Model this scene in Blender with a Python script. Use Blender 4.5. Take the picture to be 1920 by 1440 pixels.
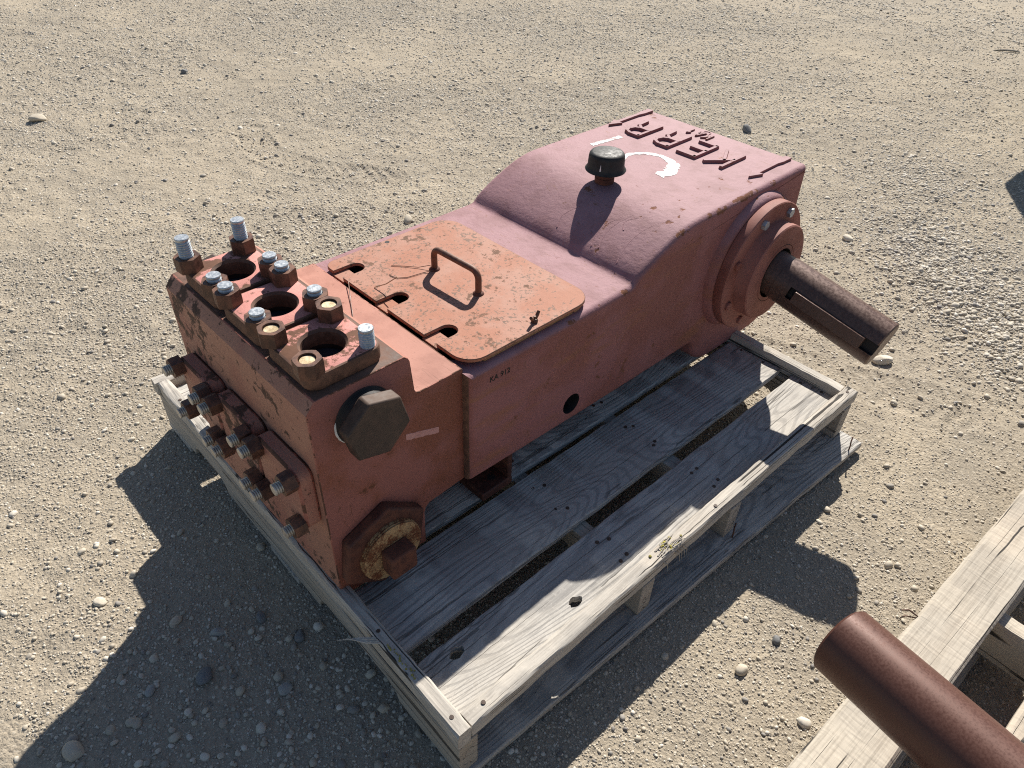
import bpy, bmesh, math, random
import numpy as np
from mathutils import Matrix, Vector

# ------------------------------------------------------------------ reset
for o in list(bpy.data.objects):
    bpy.data.objects.remove(o, do_unlink=True)
scene = bpy.context.scene
COL = scene.collection
R_ = math.radians
random.seed(7)
rng = np.random.default_rng(11)

# ------------------------------------------------------------------ camera
# world: x runs along the pallet and pump, y across them (away from the shaft), z up
cam_d = bpy.data.cameras.new('camera')
cam = bpy.data.objects.new('camera', cam_d)
COL.objects.link(cam)
right = Vector((0.73534901, -0.67709552, 0.02834597))
up = Vector((0.41427307, 0.48222973, 0.77190175))
fwd = Vector((0.53632048, 0.55587422, -0.63510959))
M = Matrix((right, up, -fwd)).transposed().to_4x4()
M.translation = Vector((-0.30147, -0.39772, 1.22655))
cam.matrix_world = M
cam_d.sensor_fit = 'HORIZONTAL'
cam_d.sensor_width = 36.0
cam_d.lens = 25.822
cam_d.clip_start = 0.02
cam_d.clip_end = 400
scene.camera = cam

# ------------------------------------------------------------------ sky, sun, exposure
SUN = Vector((1.087, 0.65, 1.0)).normalized()
sun_el = math.asin(SUN.z)
sun_az = math.atan2(SUN.y, SUN.x)
world = bpy.data.worlds.new('World')
scene.world = world
world.use_nodes = True
wn = world.node_tree
wn.nodes.clear()
sky = wn.nodes.new('ShaderNodeTexSky')
sky.sky_type = 'NISHITA'
sky.sun_disc = False
sky.sun_elevation = sun_el
sky.sun_rotation = math.pi / 2 - sun_az
sky.air_density = 1.0
sky.dust_density = 0.4
sky.ozone_density = 1.0
bg = wn.nodes.new('ShaderNodeBackground')
bg.inputs['Strength'].default_value = 0.058
wo = wn.nodes.new('ShaderNodeOutputWorld')
wn.links.new(sky.outputs[0], bg.inputs[0])
wn.links.new(bg.outputs[0], wo.inputs[0])

sun_d = bpy.data.lights.new('sun', 'SUN')
sun_d.energy = 5.0
sun_d.angle = R_(0.53)
sun_d.color = (1.0, 0.945, 0.86)
sun = bpy.data.objects.new('sun', sun_d)
COL.objects.link(sun)
sun.rotation_euler = SUN.to_track_quat('Z', 'Y').to_euler()
sun.location = SUN * 12

scene.view_settings.view_transform = 'Standard'
scene.view_settings.look = 'None'
scene.view_settings.exposure = 0.66
scene.view_settings.gamma = 1.0
scene.view_settings.use_curve_mapping = False
scene.render.engine = 'CYCLES'
scene.cycles.use_denoising = False
scene.cycles.filter_width = 1.1
scene.cycles.max_bounces = 5
scene.cycles.diffuse_bounces = 3
scene.cycles.glossy_bounces = 2
scene.cycles.transmission_bounces = 0
scene.cycles.caustics_reflective = False
scene.cycles.caustics_refractive = False

# ------------------------------------------------------------------ node helpers
class NT:
    def __init__(self, name, rough=0.8, metallic=0.0, spec=0.4):
        m = bpy.data.materials.new(name)
        m.use_nodes = True
        self.m = m
        self.t = m.node_tree
        self.bsdf = next(n for n in self.t.nodes if n.type == 'BSDF_PRINCIPLED')
        self.bsdf.inputs['Roughness'].default_value = rough
        self.bsdf.inputs['Metallic'].default_value = metallic
        self.bsdf.inputs['Specular IOR Level'].default_value = spec
        tc = self.t.nodes.new('ShaderNodeTexCoord')
        oi = self.t.nodes.new('ShaderNodeObjectInfo')
        self.oi = oi
        self.obj = tc.outputs['Object']
        add = self.t.nodes.new('ShaderNodeVectorMath'); add.operation = 'MULTIPLY_ADD'
        cmb = self.t.nodes.new('ShaderNodeCombineXYZ')
        for k in range(3):
            self.t.links.new(oi.outputs['Random'], cmb.inputs[k])
        self.t.links.new(cmb.outputs[0], add.inputs[0])
        add.inputs[1].default_value = (37.0, 53.0, 71.0)
        self.t.links.new(self.obj, add.inputs[2])
        self.vec = add.outputs[0]
    def link(self, a, b):
        self.t.links.new(a, b)
    def mapv(self, s, rot=(0, 0, 0), src=None):
        n = self.t.nodes.new('ShaderNodeMapping')
        n.inputs['Scale'].default_value = s
        n.inputs['Rotation'].default_value = rot
        self.link(src or self.vec, n.inputs['Vector'])
        return n.outputs[0]
    def noise(self, scale, detail=4, rough=0.55, vec=None, dist=0.0):
        n = self.t.nodes.new('ShaderNodeTexNoise')
        n.inputs['Scale'].default_value = scale
        n.inputs['Detail'].default_value = detail
        n.inputs['Roughness'].default_value = rough
        n.inputs['Distortion'].default_value = dist
        self.link(vec or self.vec, n.inputs['Vector'])
        return n.outputs[0]
    def voro(self, scale, vec=None, feature='F1'):
        n = self.t.nodes.new('ShaderNodeTexVoronoi')
        n.feature = feature
        n.inputs['Scale'].default_value = scale
        self.link(vec or self.vec, n.inputs['Vector'])
        return n
    def math(self, op, a, b=0.0, c=None, clamp=False):
        n = self.t.nodes.new('ShaderNodeMath'); n.operation = op; n.use_clamp = clamp
        for i, v in enumerate((a, b, c)):
            if v is None: continue
            if isinstance(v, (int, float)): n.inputs[i].default_value = v
            else: self.link(v, n.inputs[i])
        return n.outputs[0]
    def step(self, v, lo, hi, tmin=0.0, tmax=1.0):
        n = self.t.nodes.new('ShaderNodeMapRange')
        n.interpolation_type = 'SMOOTHSTEP'
        for i, x in ((1, lo), (2, hi), (3, tmin), (4, tmax)):
            n.inputs[i].default_value = x
        self.link(v, n.inputs[0])
        return n.outputs[0]
    def mix(self, f, a, b, mode='MIX'):
        n = self.t.nodes.new('ShaderNodeMix'); n.data_type = 'RGBA'; n.blend_type = mode
        n.clamp_factor = True
        for sock, v in ((n.inputs[0], f), (n.inputs[6], a), (n.inputs[7], b)):
            if isinstance(v, (int, float)): sock.default_value = v
            elif isinstance(v, tuple): sock.default_value = (*v, 1) if len(v) == 3 else v
            else: self.link(v, sock)
        return n.outputs[2]
    def ramp(self, f, stops):
        n = self.t.nodes.new('ShaderNodeValToRGB')
        e = n.color_ramp.elements
        while len(e) < len(stops): e.new(0.5)
        for el, (p, c) in zip(e, stops):
            el.position = p
            el.color = (*c, 1)
        self.link(f, n.inputs[0])
        return n.outputs[0]
    def color(self, c):
        if isinstance(c, tuple): self.bsdf.inputs['Base Color'].default_value = (*c, 1)
        else: self.link(c, self.bsdf.inputs['Base Color'])
    def rough(self, v):
        self.link(v, self.bsdf.inputs['Roughness'])
    def bump(self, h, strength=0.3, dist=0.001, prev=None):
        n = self.t.nodes.new('ShaderNodeBump')
        n.inputs['Strength'].default_value = strength
        n.inputs['Distance'].default_value = dist
        self.link(h, n.inputs['Height'])
        if prev is not None: self.link(prev, n.inputs['Normal'])
        self.link(n.outputs[0], self.bsdf.inputs['Normal'])
        return n.outputs[0]

def paint(name, c1, c2, rust, amt=0.5, chip=40, speck=0.5, rust2=None, rough=0.72, cast=0.25, cloud=7, streak=0.0, chalk=None, edge=0.0):
    """old enamel: two faded tones, chips and rust freckles, slightly rough casting under it"""
    t = NT(name, rough)
    a = t.noise(cloud, 5, 0.6)
    base = t.mix(t.step(a, 0.41, 0.60), c1, c2)
    fine = t.noise(420, 2, 0.6)
    base = t.mix(t.step(fine, 0.35, 0.75), base, t.mix(0.5, base, tuple(min(1, x * 1.25) for x in c1)))
    if streak:
        s = t.noise(1.0, 5, 0.65, t.mapv((5, 5, 26), (0, 0.05, 0)))
        base = t.mix(t.math('MULTIPLY', t.step(s, 0.5, 0.72), streak), base, rust2 or rust)
    if chalk or edge:
        ge = t.t.nodes.new('ShaderNodeNewGeometry')
        sx = t.t.nodes.new('ShaderNodeSeparateXYZ'); t.link(ge.outputs['Normal'], sx.inputs[0])
        up_ = t.math('ADD', sx.outputs[2], t.math('MULTIPLY', t.math('SUBTRACT', a, 0.5), 0.5))
        if chalk:
            ck = t.mix(t.step(t.noise(16, 5, 0.65), 0.42, 0.68), chalk, tuple(x * k for x, k in zip(chalk, (0.80, 0.74, 0.72))))
            base = t.mix(t.step(up_, 0.25, 0.8), base, ck)
        ew = t.math('MULTIPLY', t.math('MAXIMUM', t.math('MULTIPLY', sx.outputs[1], -1.0), 0.0), sx.outputs[2])
        ew = t.step(ew, 0.12, 0.46)
    n2 = t.noise(chip, 6, 0.68)
    n3 = t.noise(chip * 0.17, 3, 0.5)
    v = t.math('ADD', n2, t.math('MULTIPLY', t.math('SUBTRACT', n3, 0.5), 0.55))
    if edge: v = t.math('ADD', v, t.math('MULTIPLY', ew, edge))
    thr = 0.86 - amt * 0.42
    mask = t.step(v, thr, thr + 0.06)
    sp = t.noise(170, 3, 0.6)
    sp2 = t.noise(14, 3, 0.5)
    sv = t.math('ADD', sp, t.math('MULTIPLY', t.math('SUBTRACT', sp2, 0.5), 0.35))
    smask = t.step(sv, 0.80 - speck * 0.18, 0.83 - speck * 0.18)
    rr = t.mix(t.noise(60, 4, 0.6), tuple(x * 0.65 for x in rust), rust2 or tuple(min(1, x * 1.35) for x in rust))
    scr = t.math('ABSOLUTE', t.math('SUBTRACT', t.noise(1.0, 2, 0.5, t.mapv((70, 9, 16), (0.3, 0.2, 0.7))), 0.5))
    scr = t.math('MULTIPLY', t.step(scr, 0.003, 0.010, 0.75, 0.0), t.step(t.noise(11, 2), 0.56, 0.64))
    col = t.mix(t.math('MAXIMUM', t.math('MAXIMUM', mask, smask), scr), base, rr)
    t.color(col)
    t.rough(t.step(mask, 0, 1, rough, min(1, rough + 0.2)))
    h = t.math('ADD', t.math('MULTIPLY', t.noise(70, 6, 0.68), 1.5), t.math('MULTIPLY', mask, -0.5))
    t.bump(h, cast, 0.0016)
    return t.m

def steel(name, dark, light, rough=0.6, metallic=0.25, scale=60, bump=0.2, spec=0.4, brush=None, blot=0.6):
    t = NT(name, rough, metallic, spec)
    v = t.mapv(brush) if brush else None
    a = t.noise(scale, 6, 0.65, v)
    b = t.noise(scale * 0.2, 3, 0.5)
    col = t.mix(t.step(t.math('ADD', a, t.math('MULTIPLY', t.math('SUBTRACT', b, 0.5), blot)), 0.35, 0.66), dark, light)
    t.color(col)
    t.rough(t.step(a, 0.3, 0.7, max(0.05, rough - 0.12), min(1, rough + 0.12)))
    t.bump(t.noise(scale * 4, 4, 0.6), bump, 0.0008)
    return t.m

def wood(name, light, dark, rings=70, crack=0.5, tan=(0.42, 0.35, 0.26), weave=1.0, sawn=0.0):
    """weathered softwood; the grain runs along the board's own x axis"""
    t = NT(name, 0.85, 0, 0.25)
    g = t.noise(1.0, 1.2, 0.35, t.mapv((1.1, 7.0, 7.0)))
    lines = t.math('SINE', t.math('MULTIPLY', g, rings * 2.0))
    ln = t.step(lines, 0.0, 0.95)
    fib = t.noise(1.0, 4, 0.6, t.mapv((7, 260, 260)))
    cl = t.noise(3.0, 4, 0.55)
    base = t.mix(t.math('MULTIPLY', ln, 0.85 * weave), light, dark)
    base = t.mix(t.step(fib, 0.42, 0.7, 0, 0.55), base, tuple(x * 0.62 for x in dark))
    base = t.mix(t.step(cl, 0.48, 0.72, 0, 0.5), base, tan)
    base = t.mix(t.step(t.noise(260, 2, 0.5), 0.5, 0.8, 0, 0.35), base, tuple(min(1, x * 1.25) for x in light))
    cn = t.math('ABSOLUTE', t.math('SUBTRACT', t.noise(1.0, 2, 0.5, t.mapv((0.55, 34, 34))), 0.5))
    crk = t.math('MULTIPLY', t.step(cn, 0.004, 0.013, 1.0, 0.0), t.step(t.noise(6, 2), 0.40, 0.50))
    base = t.mix(t.math('MULTIPLY', crk, crack), base, (0.05, 0.045, 0.04))
    t.color(base)
    h = t.math('ADD', t.math('MULTIPLY', ln, -0.35), t.math('MULTIPLY', fib, -0.6))
    h = t.math('ADD', h, t.math('MULTIPLY', crk, -2.0 * crack))
    if sawn:
        sw = t.math('SINE', t.math('MULTIPLY', t.noise(1.0, 2, 0.5, t.mapv((46, 9, 9))), 26))
        h = t.math('ADD', h, t.math('MULTIPLY', sw, sawn))
    t.bump(h, 0.55, 0.0016)
    return t.m

MAT = {}
MAT['crank'] = paint('faded_pink_enamel', (0.300, 0.122, 0.116), (0.24, 0.084, 0.064), (0.17, 0.068, 0.04), amt=0.42, chip=24, speck=0.5, cast=0.6, cloud=5, streak=0.7, edge=0.13, rust2=(0.30, 0.12, 0.06), chalk=(0.330, 0.172, 0.186))
MAT['block'] = paint('rusting_red_enamel', (0.295, 0.112, 0.090), (0.225, 0.072, 0.036), (0.105, 0.044, 0.028), amt=0.44, chip=28, speck=0.6, cast=0.25, cloud=7, rust2=(0.24, 0.09, 0.045), chalk=(0.40, 0.182, 0.132))
MAT['front'] = paint('flaking_red_enamel', (0.39, 0.195, 0.135), (0.33, 0.135, 0.10), (0.10, 0.056, 0.038), amt=0.70, chip=34, speck=0.7, cast=0.4, cloud=6)
MAT['clamp'] = paint('flaking_pink_enamel', (0.58, 0.26, 0.225), (0.50, 0.20, 0.165), (0.145, 0.07, 0.043), amt=0.80, chip=22, speck=0.4, cast=0.3, cloud=9)
MAT['wear'] = paint('worn_edge_enamel', (0.38, 0.15, 0.11), (0.32, 0.115, 0.08), (0.12, 0.058, 0.037), amt=0.98, chip=40, speck=0.5, cast=0.35, cloud=9)
MAT['hatch'] = paint('rust_stained_enamel', (0.355, 0.145, 0.085), (0.385, 0.200, 0.142), (0.175, 0.098, 0.064), amt=0.62, chip=55, speck=1.15, cast=0.3, cloud=10)
MAT['hub'] = paint('worn_red_enamel', (0.30, 0.118, 0.092), (0.20, 0.065, 0.046), (0.14, 0.06, 0.036), amt=0.25, chip=30, speck=0.3, cast=0.15, cloud=9)
MAT['edge'] = steel('bare_rusty_edge', (0.10, 0.05, 0.033), (0.19, 0.095, 0.06), 0.75, 0.0, 90, 0.3)
MAT['bare'] = steel('bare_brown_casting', (0.115, 0.062, 0.043), (0.20, 0.108, 0.075), 0.7, 0.0, 60, 0.35)
MAT['rust'] = steel('brown_rusty_steel', (0.075, 0.036, 0.025), (0.18, 0.085, 0.052), 0.55, 0.1, 70, 0.25)
MAT['rustred'] = steel('red_brown_rust', (0.075, 0.027, 0.019), (0.15, 0.055, 0.032), 0.72, 0.0, 50, 0.3)
MAT['zinc'] = steel('zinc_plated_steel', (0.40, 0.43, 0.45), (0.52, 0.54, 0.56), 0.42, 0.6, 200, 0.1, blot=0.2)
MAT['brass'] = steel('yellow_plated_steel', (0.55, 0.42, 0.24), (0.68, 0.55, 0.38), 0.45, 0.4, 120, 0.2)
MAT['dark'] = steel('dark_oiled_steel', (0.052, 0.036, 0.029), (0.10, 0.066, 0.05), 0.62, 0.15, 45, 0.25)
MAT['black'] = steel('black_enamel', (0.014, 0.014, 0.015), (0.034, 0.035, 0.034), 0.6, 0.0, 140, 0.12, 0.3)
MAT['shaft'] = steel('dull_turned_steel', (0.105, 0.060, 0.046), (0.145, 0.088, 0.070), 0.42, 0.3, 160, 0.08, blot=0.25)
MAT['shaft2'] = steel('oxide_red_steel_bar', (0.092, 0.039, 0.027), (0.112, 0.048, 0.034), 0.46, 0.2, 300, 0.06, blot=0.2)
MAT['void'] = steel('bore_shade_and_dark_trim', (0.012, 0.010, 0.010), (0.03, 0.025, 0.024), 0.7, 0.0, 50, 0.1)  # near-black: shade put into bores, slots and holes; also dark neck and stamp
MAT['crust'] = steel('yellow_rust_crust', (0.16, 0.055, 0.022), (0.46, 0.29, 0.14), 0.9, 0.0, 230, 1.0, blot=1.0)
MAT['dull'] = steel('dull_stud_steel', (0.36, 0.32, 0.27), (0.52, 0.48, 0.42), 0.45, 0.4, 120, 0.2)
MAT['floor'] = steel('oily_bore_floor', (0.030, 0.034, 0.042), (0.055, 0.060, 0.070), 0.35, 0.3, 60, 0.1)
MAT['gasket'] = steel('tan_gasket', (0.36, 0.18, 0.075), (0.46, 0.25, 0.12), 0.85, 0.0, 80, 0.2)
MAT['white'] = steel('white_marking_paint', (0.74, 0.72, 0.69), (0.82, 0.81, 0.79), 0.7, 0.0, 160, 0.3)
t = NT('worn_spray_paint', 0.7)
t.color(t.mix(t.step(t.math('ADD', t.noise(95, 5, 0.7), t.math('MULTIPLY', t.noise(22, 2, 0.5), 0.3)), 0.70, 0.76), (0.70, 0.68, 0.65), (0.40, 0.235, 0.24)))
t.bump(t.noise(120, 4, 0.6), 0.2, 0.001)
MAT['spray'] = t.m
MAT['pinkmark'] = steel('pale_pink_paint', (0.50, 0.24, 0.21), (0.56, 0.29, 0.26), 0.7, 0.0, 160, 0.2)
MAT['plank'] = wood('grey_weathered_board', (0.50, 0.475, 0.435), (0.315, 0.303, 0.287), rings=130, crack=0.6, tan=(0.47, 0.42, 0.35))
MAT['strip'] = wood('bleached_rough_batten', (0.52, 0.48, 0.42), (0.36, 0.33, 0.29), rings=60, crack=1.0, tan=(0.50, 0.42, 0.33), weave=0.5)
MAT['stringer'] = wood('grey_brown_stringer', (0.42, 0.385, 0.335), (0.30, 0.27, 0.235), rings=24, crack=0.9, tan=(0.36, 0.29, 0.20), weave=0.6)
MAT['beam'] = wood('pale_rough_sawn_board', (0.48, 0.43, 0.355), (0.38, 0.33, 0.265), rings=16, crack=1.0, tan=(0.58, 0.48, 0.37), weave=0.5, sawn=0.22)
MAT['grey'] = steel('grey_machine_enamel', (0.16, 0.17, 0.18), (0.22, 0.23, 0.24), 0.5, 0.0, 30, 0.1)
MAT['straw'] = steel('dry_straw', (0.42, 0.33, 0.19), (0.58, 0.48, 0.30), 0.8, 0.0, 90, 0.1)
MAT['lichen'] = steel('yellow_lichen', (0.22, 0.19, 0.05), (0.46, 0.40, 0.10), 0.9, 0.0, 200, 0.8)

# ------------------------------------------------------------------ mesh helpers
class MB:
    def __init__(self):
        self.v = []; self.f = []; self.mi = []
    def add(self, vs, fs, mi=0):
        n = len(self.v)
        self.v += [tuple(p) for p in vs]
        self.f += [tuple(i + n for i in f) for f in fs]
        self.mi += [mi] * len(fs)
        return self
    def box(self, x0, x1, y0, y1, z0, z1, mi=0):
        vs = [(x, y, z) for z in (z0, z1) for y in (y0, y1) for x in (x0, x1)]
        fs = [(0, 2, 3, 1), (4, 5, 7, 6), (0, 1, 5, 4), (2, 6, 7, 3), (0, 4, 6, 2), (1, 3, 7, 5)]
        return self.add(vs, fs, mi)
    def prism(self, poly, h0, h1, axis='z', mi=0):
        """poly: 2D outline, counter-clockwise; axis z: (x,y), y: (x,z), x: (y,z)"""
        n = len(poly)
        def P(p, h):
            if axis == 'z': return (p[0], p[1], h)
            if axis == 'y': return (p[0], h, p[1])
            return (h, p[0], p[1])
        vs = [P(p, h0) for p in poly] + [P(p, h1) for p in poly]
        fs = [tuple(range(n))[::-1], tuple(range(n, 2 * n))]
        fs += [(i, (i + 1) % n, n + (i + 1) % n, n + i) for i in range(n)]
        return self.add(vs, fs, mi)
    def lathe(self, prof, c=(0, 0, 0), axis=(0, 0, 1), seg=32, mi=0, cap0=True, cap1=True):
        """prof: (radius, distance along axis)"""
        a = Vector(axis).normalized()
        u = a.orthogonal().normalized(); w = a.cross(u)
        c = Vector(c)
        vs = []; fs = []
        for r, h in prof:
            for k in range(seg):
                t = 2 * math.pi * k / seg
                vs.append(c + a * h + (u * math.cos(t) + w * math.sin(t)) * r)
        for i in range(len(prof) - 1):
            for k in range(seg):
                k2 = (k + 1) % seg
                fs.append((i * seg + k, i * seg + k2, (i + 1) * seg + k2, (i + 1) * seg + k))
        if cap0: fs.append(tuple(range(seg))[::-1])
        if cap1: fs.append(tuple(range((len(prof) - 1) * seg, len(prof) * seg)))
        return self.add(vs, fs, mi)
    def tube(self, pts, r, seg=8, mi=0):
        pts = [Vector(p) for p in pts]
        rs = r if isinstance(r, (list, tuple)) else [r] * len(pts)
        vs = []; fs = []; u = None
        for i, p in enumerate(pts):
            t = (pts[min(i + 1, len(pts) - 1)] - pts[max(i - 1, 0)]).normalized()
            u = t.orthogonal().normalized() if u is None else (u - t * u.dot(t)).normalized()
            w = t.cross(u)
            for k in range(seg):
                q = 2 * math.pi * k / seg
                vs.append(p + (u * math.cos(q) + w * math.sin(q)) * rs[i])
        for i in range(len(pts) - 1):
            for k in range(seg):
                k2 = (k + 1) % seg
                fs.append((i * seg + k, i * seg + k2, (i + 1) * seg + k2, (i + 1) * seg + k))
        fs.append(tuple(range(seg))[::-1]); fs.append(tuple(range((len(pts) - 1) * seg, len(pts) * seg)))
        return self.add(vs, fs, mi)
    def mesh(self, name, off=(0, 0, 0)):
        me = bpy.data.meshes.new(name)
        me.from_pydata([(p[0] - off[0], p[1] - off[1], p[2] - off[2]) for p in self.v], [], self.f)
        bm = bmesh.new(); bm.from_mesh(me)
        bmesh.ops.recalc_face_normals(bm, faces=bm.faces)
        bm.to_mesh(me); bm.free()
        if len(me.polygons) == len(self.mi):
            me.polygons.foreach_set('material_index', self.mi)
        return me

def make(name, mb, mats, parent=None, off=(0, 0, 0), bevel=0.0, seg=2, smooth=True, edge_slot=None, ang=35, loc=None, rot=None):
    me = mb.mesh(name, off) if isinstance(mb, MB) else mb
    if not isinstance(mats, (list, tuple)): mats = [mats]
    if len(me.materials) == 0:
        for m in mats: me.materials.append(MAT[m])
    o = bpy.data.objects.new(name, me)
    COL.objects.link(o)
    if parent: o.parent = parent
    if loc is not None: o.location = loc
    if rot is not None: o.rotation_euler = rot
    if smooth:
        me.polygons.foreach_set('use_smooth', [True] * len(me.polygons))
        try: me.set_sharp_from_angle(angle=R_(40))
        except Exception: pass
    if bevel:
        b = o.modifiers.new('bevel', 'BEVEL')
        b.width = bevel; b.segments = seg; b.limit_method = 'ANGLE'; b.angle_limit = R_(ang)
        b.harden_normals = False
        if edge_slot is not None: b.material = edge_slot
    return o

def carve(o, cutters):
    """boolean-subtract MB cutters (given in the object's own coordinates) and bake the result"""
    tmp = []
    for c in cutters:
        me = c.mesh('cutter'); q = bpy.data.objects.new('cutter', me); COL.objects.link(q)
        q.parent = o; tmp.append(q)
        m = o.modifiers.new('cut', 'BOOLEAN'); m.operation = 'DIFFERENCE'; m.solver = 'EXACT'; m.object = q
    bpy.context.view_layer.update()
    dg = bpy.context.evaluated_depsgraph_get()
    me = bpy.data.meshes.new_from_object(o.evaluated_get(dg))
    me.name = o.data.name
    o.modifiers.clear(); o.data = me
    for q in tmp: bpy.data.objects.remove(q, do_unlink=True)
    me.polygons.foreach_set('use_smooth', [True] * len(me.polygons))
    me.set_sharp_from_angle(angle=R_(32))
    return o

def empty(name, loc, rz=0.0):
    o = bpy.data.objects.new(name, None); COL.objects.link(o)
    o.location = loc; o.rotation_euler = (0, 0, rz); o.empty_display_size = 0.05
    return o

def tag(o, label=None, cat=None, group=None, kind=None):
    if label: o['label'] = label
    if cat: o['category'] = cat
    if group: o['group'] = group
    if kind: o['kind'] = kind
    return o

def rrect(x0, x1, y0, y1, r, n=6):
    """rounded rectangle outline; r one value or (x0y0, x1y0, x1y1, x0y1)"""
    rs = r if isinstance(r, (list, tuple)) else [r] * 4
    out = []
    for (cx, cy, a0), rr in zip(((x0, y0, 180), (x1, y0, 270), (x1, y1, 0), (x0, y1, 90)), rs):
        sx = 1 if cx == x0 else -1; sy = 1 if cy == y0 else -1
        for k in range(n + 1):
            a = R_(a0 + 90 * k / n)
            out.append((cx + sx * rr + rr * math.cos(a), cy + sy * rr + rr * math.sin(a)))
    return out

# ------------------------------------------------------------------ value noise (numpy)
def vnoise(x, y, cell, seed):
    g = np.random.default_rng(seed).random((256, 256))
    u = x / cell; v = y / cell
    iu = np.floor(u).astype(int); iv = np.floor(v).astype(int)
    fu = u - iu; fv = v - iv
    fu = fu * fu * (3 - 2 * fu); fv = fv * fv * (3 - 2 * fv)
    a = g[iu % 256, iv % 256]; b = g[(iu + 1) % 256, iv % 256]
    c = g[iu % 256, (iv + 1) % 256]; d = g[(iu + 1) % 256, (iv + 1) % 256]
    return (a * (1 - fu) + b * fu) * (1 - fv) + (c * (1 - fu) + d * fu) * fv - 0.5

def smooth01(v, a, b):
    t = np.clip((v - a) / (b - a), 0, 1)
    return t * t * (3 - 2 * t)

# wheel tracks: (points of the centre line, half width, depth, lug pitch)
TRACKS = [
    ([(-0.4, 3.3), (0.33, 3.76), (0.80, 4.05), (1.45, 4.32), (2.5, 4.6), (4.5, 4.9)], 0.17, 0.004, 0.055),
    ([(-0.9, 2.3), (0.10, 2.80), (0.55, 3.02), (1.3, 3.3), (2.6, 3.7), (4.6, 4.3)], 0.14, 0.003, 0.05),
    ([(1.05, 2.75), (0.98, 2.45), (1.05, 2.2), (1.25, 1.95)], 0.07, 0.007, 0.05),
    ([(1.36, 0.36), (1.44, 0.10), (1.60, -0.25), (1.9, -0.7)], 0.075, 0.007, 0.045),
]
def track_field(x, y):
    z = np.zeros_like(x)
    for pts, hw, dep, pitch in TRACKS:
        best = np.full(x.shape, 1e9); along = np.zeros_like(x); side = np.zeros_like(x); acc = 0.0
        for (x0, y0), (x1, y1) in zip(pts[:-1], pts[1:]):
            dx, dy = x1 - x0, y1 - y0; L = math.hypot(dx, dy)
            t = np.clip(((x - x0) * dx + (y - y0) * dy) / (L * L), 0, 1)
            d = np.hypot(x - (x0 + t * dx), y - (y0 + t * dy))
            s = np.sign((x - x0) * dy - (y - y0) * dx)
            m = d < best
            best = np.where(m, d, best); along = np.where(m, acc + t * L, along); side = np.where(m, s, side)
            acc += L
        q = best / hw
        inside = smooth01(-q, -1.12, -0.82)
        lug = np.sin(2 * math.pi * (along + 0.55 * best * 1.0) / pitch + np.where(side > 0, 1.6, 0.0))
        br = smooth01(vnoise(x, y, 0.45, 77), -0.35, 0.1) * smooth01(vnoise(x, y, 0.08, 78), -0.5, 0.1)
        z += inside * br * (-0.45 * dep + 0.55 * dep * lug * smooth01(q, 0.08, 0.22))
        z += 0.5 * dep * br * np.exp(-((q - 1.15) / 0.14) ** 2)
    return z

def ground_z(x, y):
    z = 0.030 * vnoise(x, y, 1.7, 1) + 0.012 * vnoise(x, y, 0.55, 2)
    z += 0.0075 * vnoise(x, y, 0.16, 3) + 0.0070 * vnoise(x + 9, y, 0.06, 4) + 0.0045 * vnoise(x, y + 5, 0.026, 5)
    # faint grader and drag streaks along the traffic direction
    u = 0.90 * x + 0.43 * y; w = -0.43 * x + 0.90 * y
    z += 0.010 * vnoise(u * 0.12, w, 0.07, 31) * smooth01(vnoise(x, y, 0.9, 32), -0.2, 0.25)
    z += track_field(x, y)
    # the pallets stand on ground that has been pressed flat
    dx = np.maximum(np.maximum(-0.06 - x, x - 1.26), 0); dy = np.maximum(np.maximum(-0.10 - y, y - 1.15), 0)
    k = smooth01(np.hypot(dx, dy), 0.0, 0.35)
    dx = np.maximum(np.maximum(0.15 - x, x - 1.6), 0); dy = np.maximum(np.maximum(-1.2 - y, y + 0.32), 0)
    k = np.minimum(k, smooth01(np.hypot(dx, dy), 0.0, 0.2))
    return z * (0.22 + 0.78 * k) - 0.004 * (1 - k)

def gravelness(x, y):
    """0 bare packed dirt .. 1 loose gravel"""
    g = 0.5 + 1.1 * vnoise(x, y, 0.85, 21) + 0.8 * vnoise(x, y, 0.3, 22)
    for cx, cy, rx, w in ((2.2, 0.12, 0.33, 0.9), (2.9, 0.55, 0.4, 0.35), (-0.15, 0.25, 0.35, 0.35), (2.3, 1.9, 0.5, 0.5), (0.9, 1.5, 0.4, 0.35)):
        g += w * np.exp(-(((x - cx) / rx) ** 2 + ((y - cy) / (rx * 0.8)) ** 2))
    return np.clip(g, 0, 1)

# ------------------------------------------------------------------ ground sheet
def axis_coords(lo, hi, fine, mid, far):
    c = list(np.arange(lo, hi, fine)) + list(np.arange(hi, mid, 0.018))
    s = 0.018; v = c[-1]
    while v < far:
        s *= 1.035 if v < 9 else 1.25
        v += s; c.append(v)
    s = fine; v = lo
    pre = []
    while v > -70:
        s *= 1.06 if v > -3 else 1.25
        v -= s; pre.append(v)
    return np.array(pre[::-1] + c)
gx = axis_coords(-0.75, 1.9, 0.0085, 4.2, 90)
gy = axis_coords(-0.75, 1.9, 0.0085, 5.3, 90)
GX, GY = np.meshgrid(gx, gy, indexing='ij')
GZ = ground_z(GX, GY)
nx, ny = GX.shape
me = bpy.data.meshes.new('ground')
me.vertices.add(nx * ny)
me.vertices.foreach_set('co', np.stack([GX, GY, GZ], -1).astype(np.float32).ravel())
ii = np.arange(nx * ny).reshape(nx, ny)
q = np.stack([ii[:-1, :-1], ii[1:, :-1], ii[1:, 1:], ii[:-1, 1:]], -1).reshape(-1, 4)
me.loops.add(q.size); me.polygons.add(len(q))
me.loops.foreach_set('vertex_index', q.ravel().astype(np.int32))
me.polygons.foreach_set('loop_start', np.arange(0, q.size, 4, dtype=np.int32))
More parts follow.
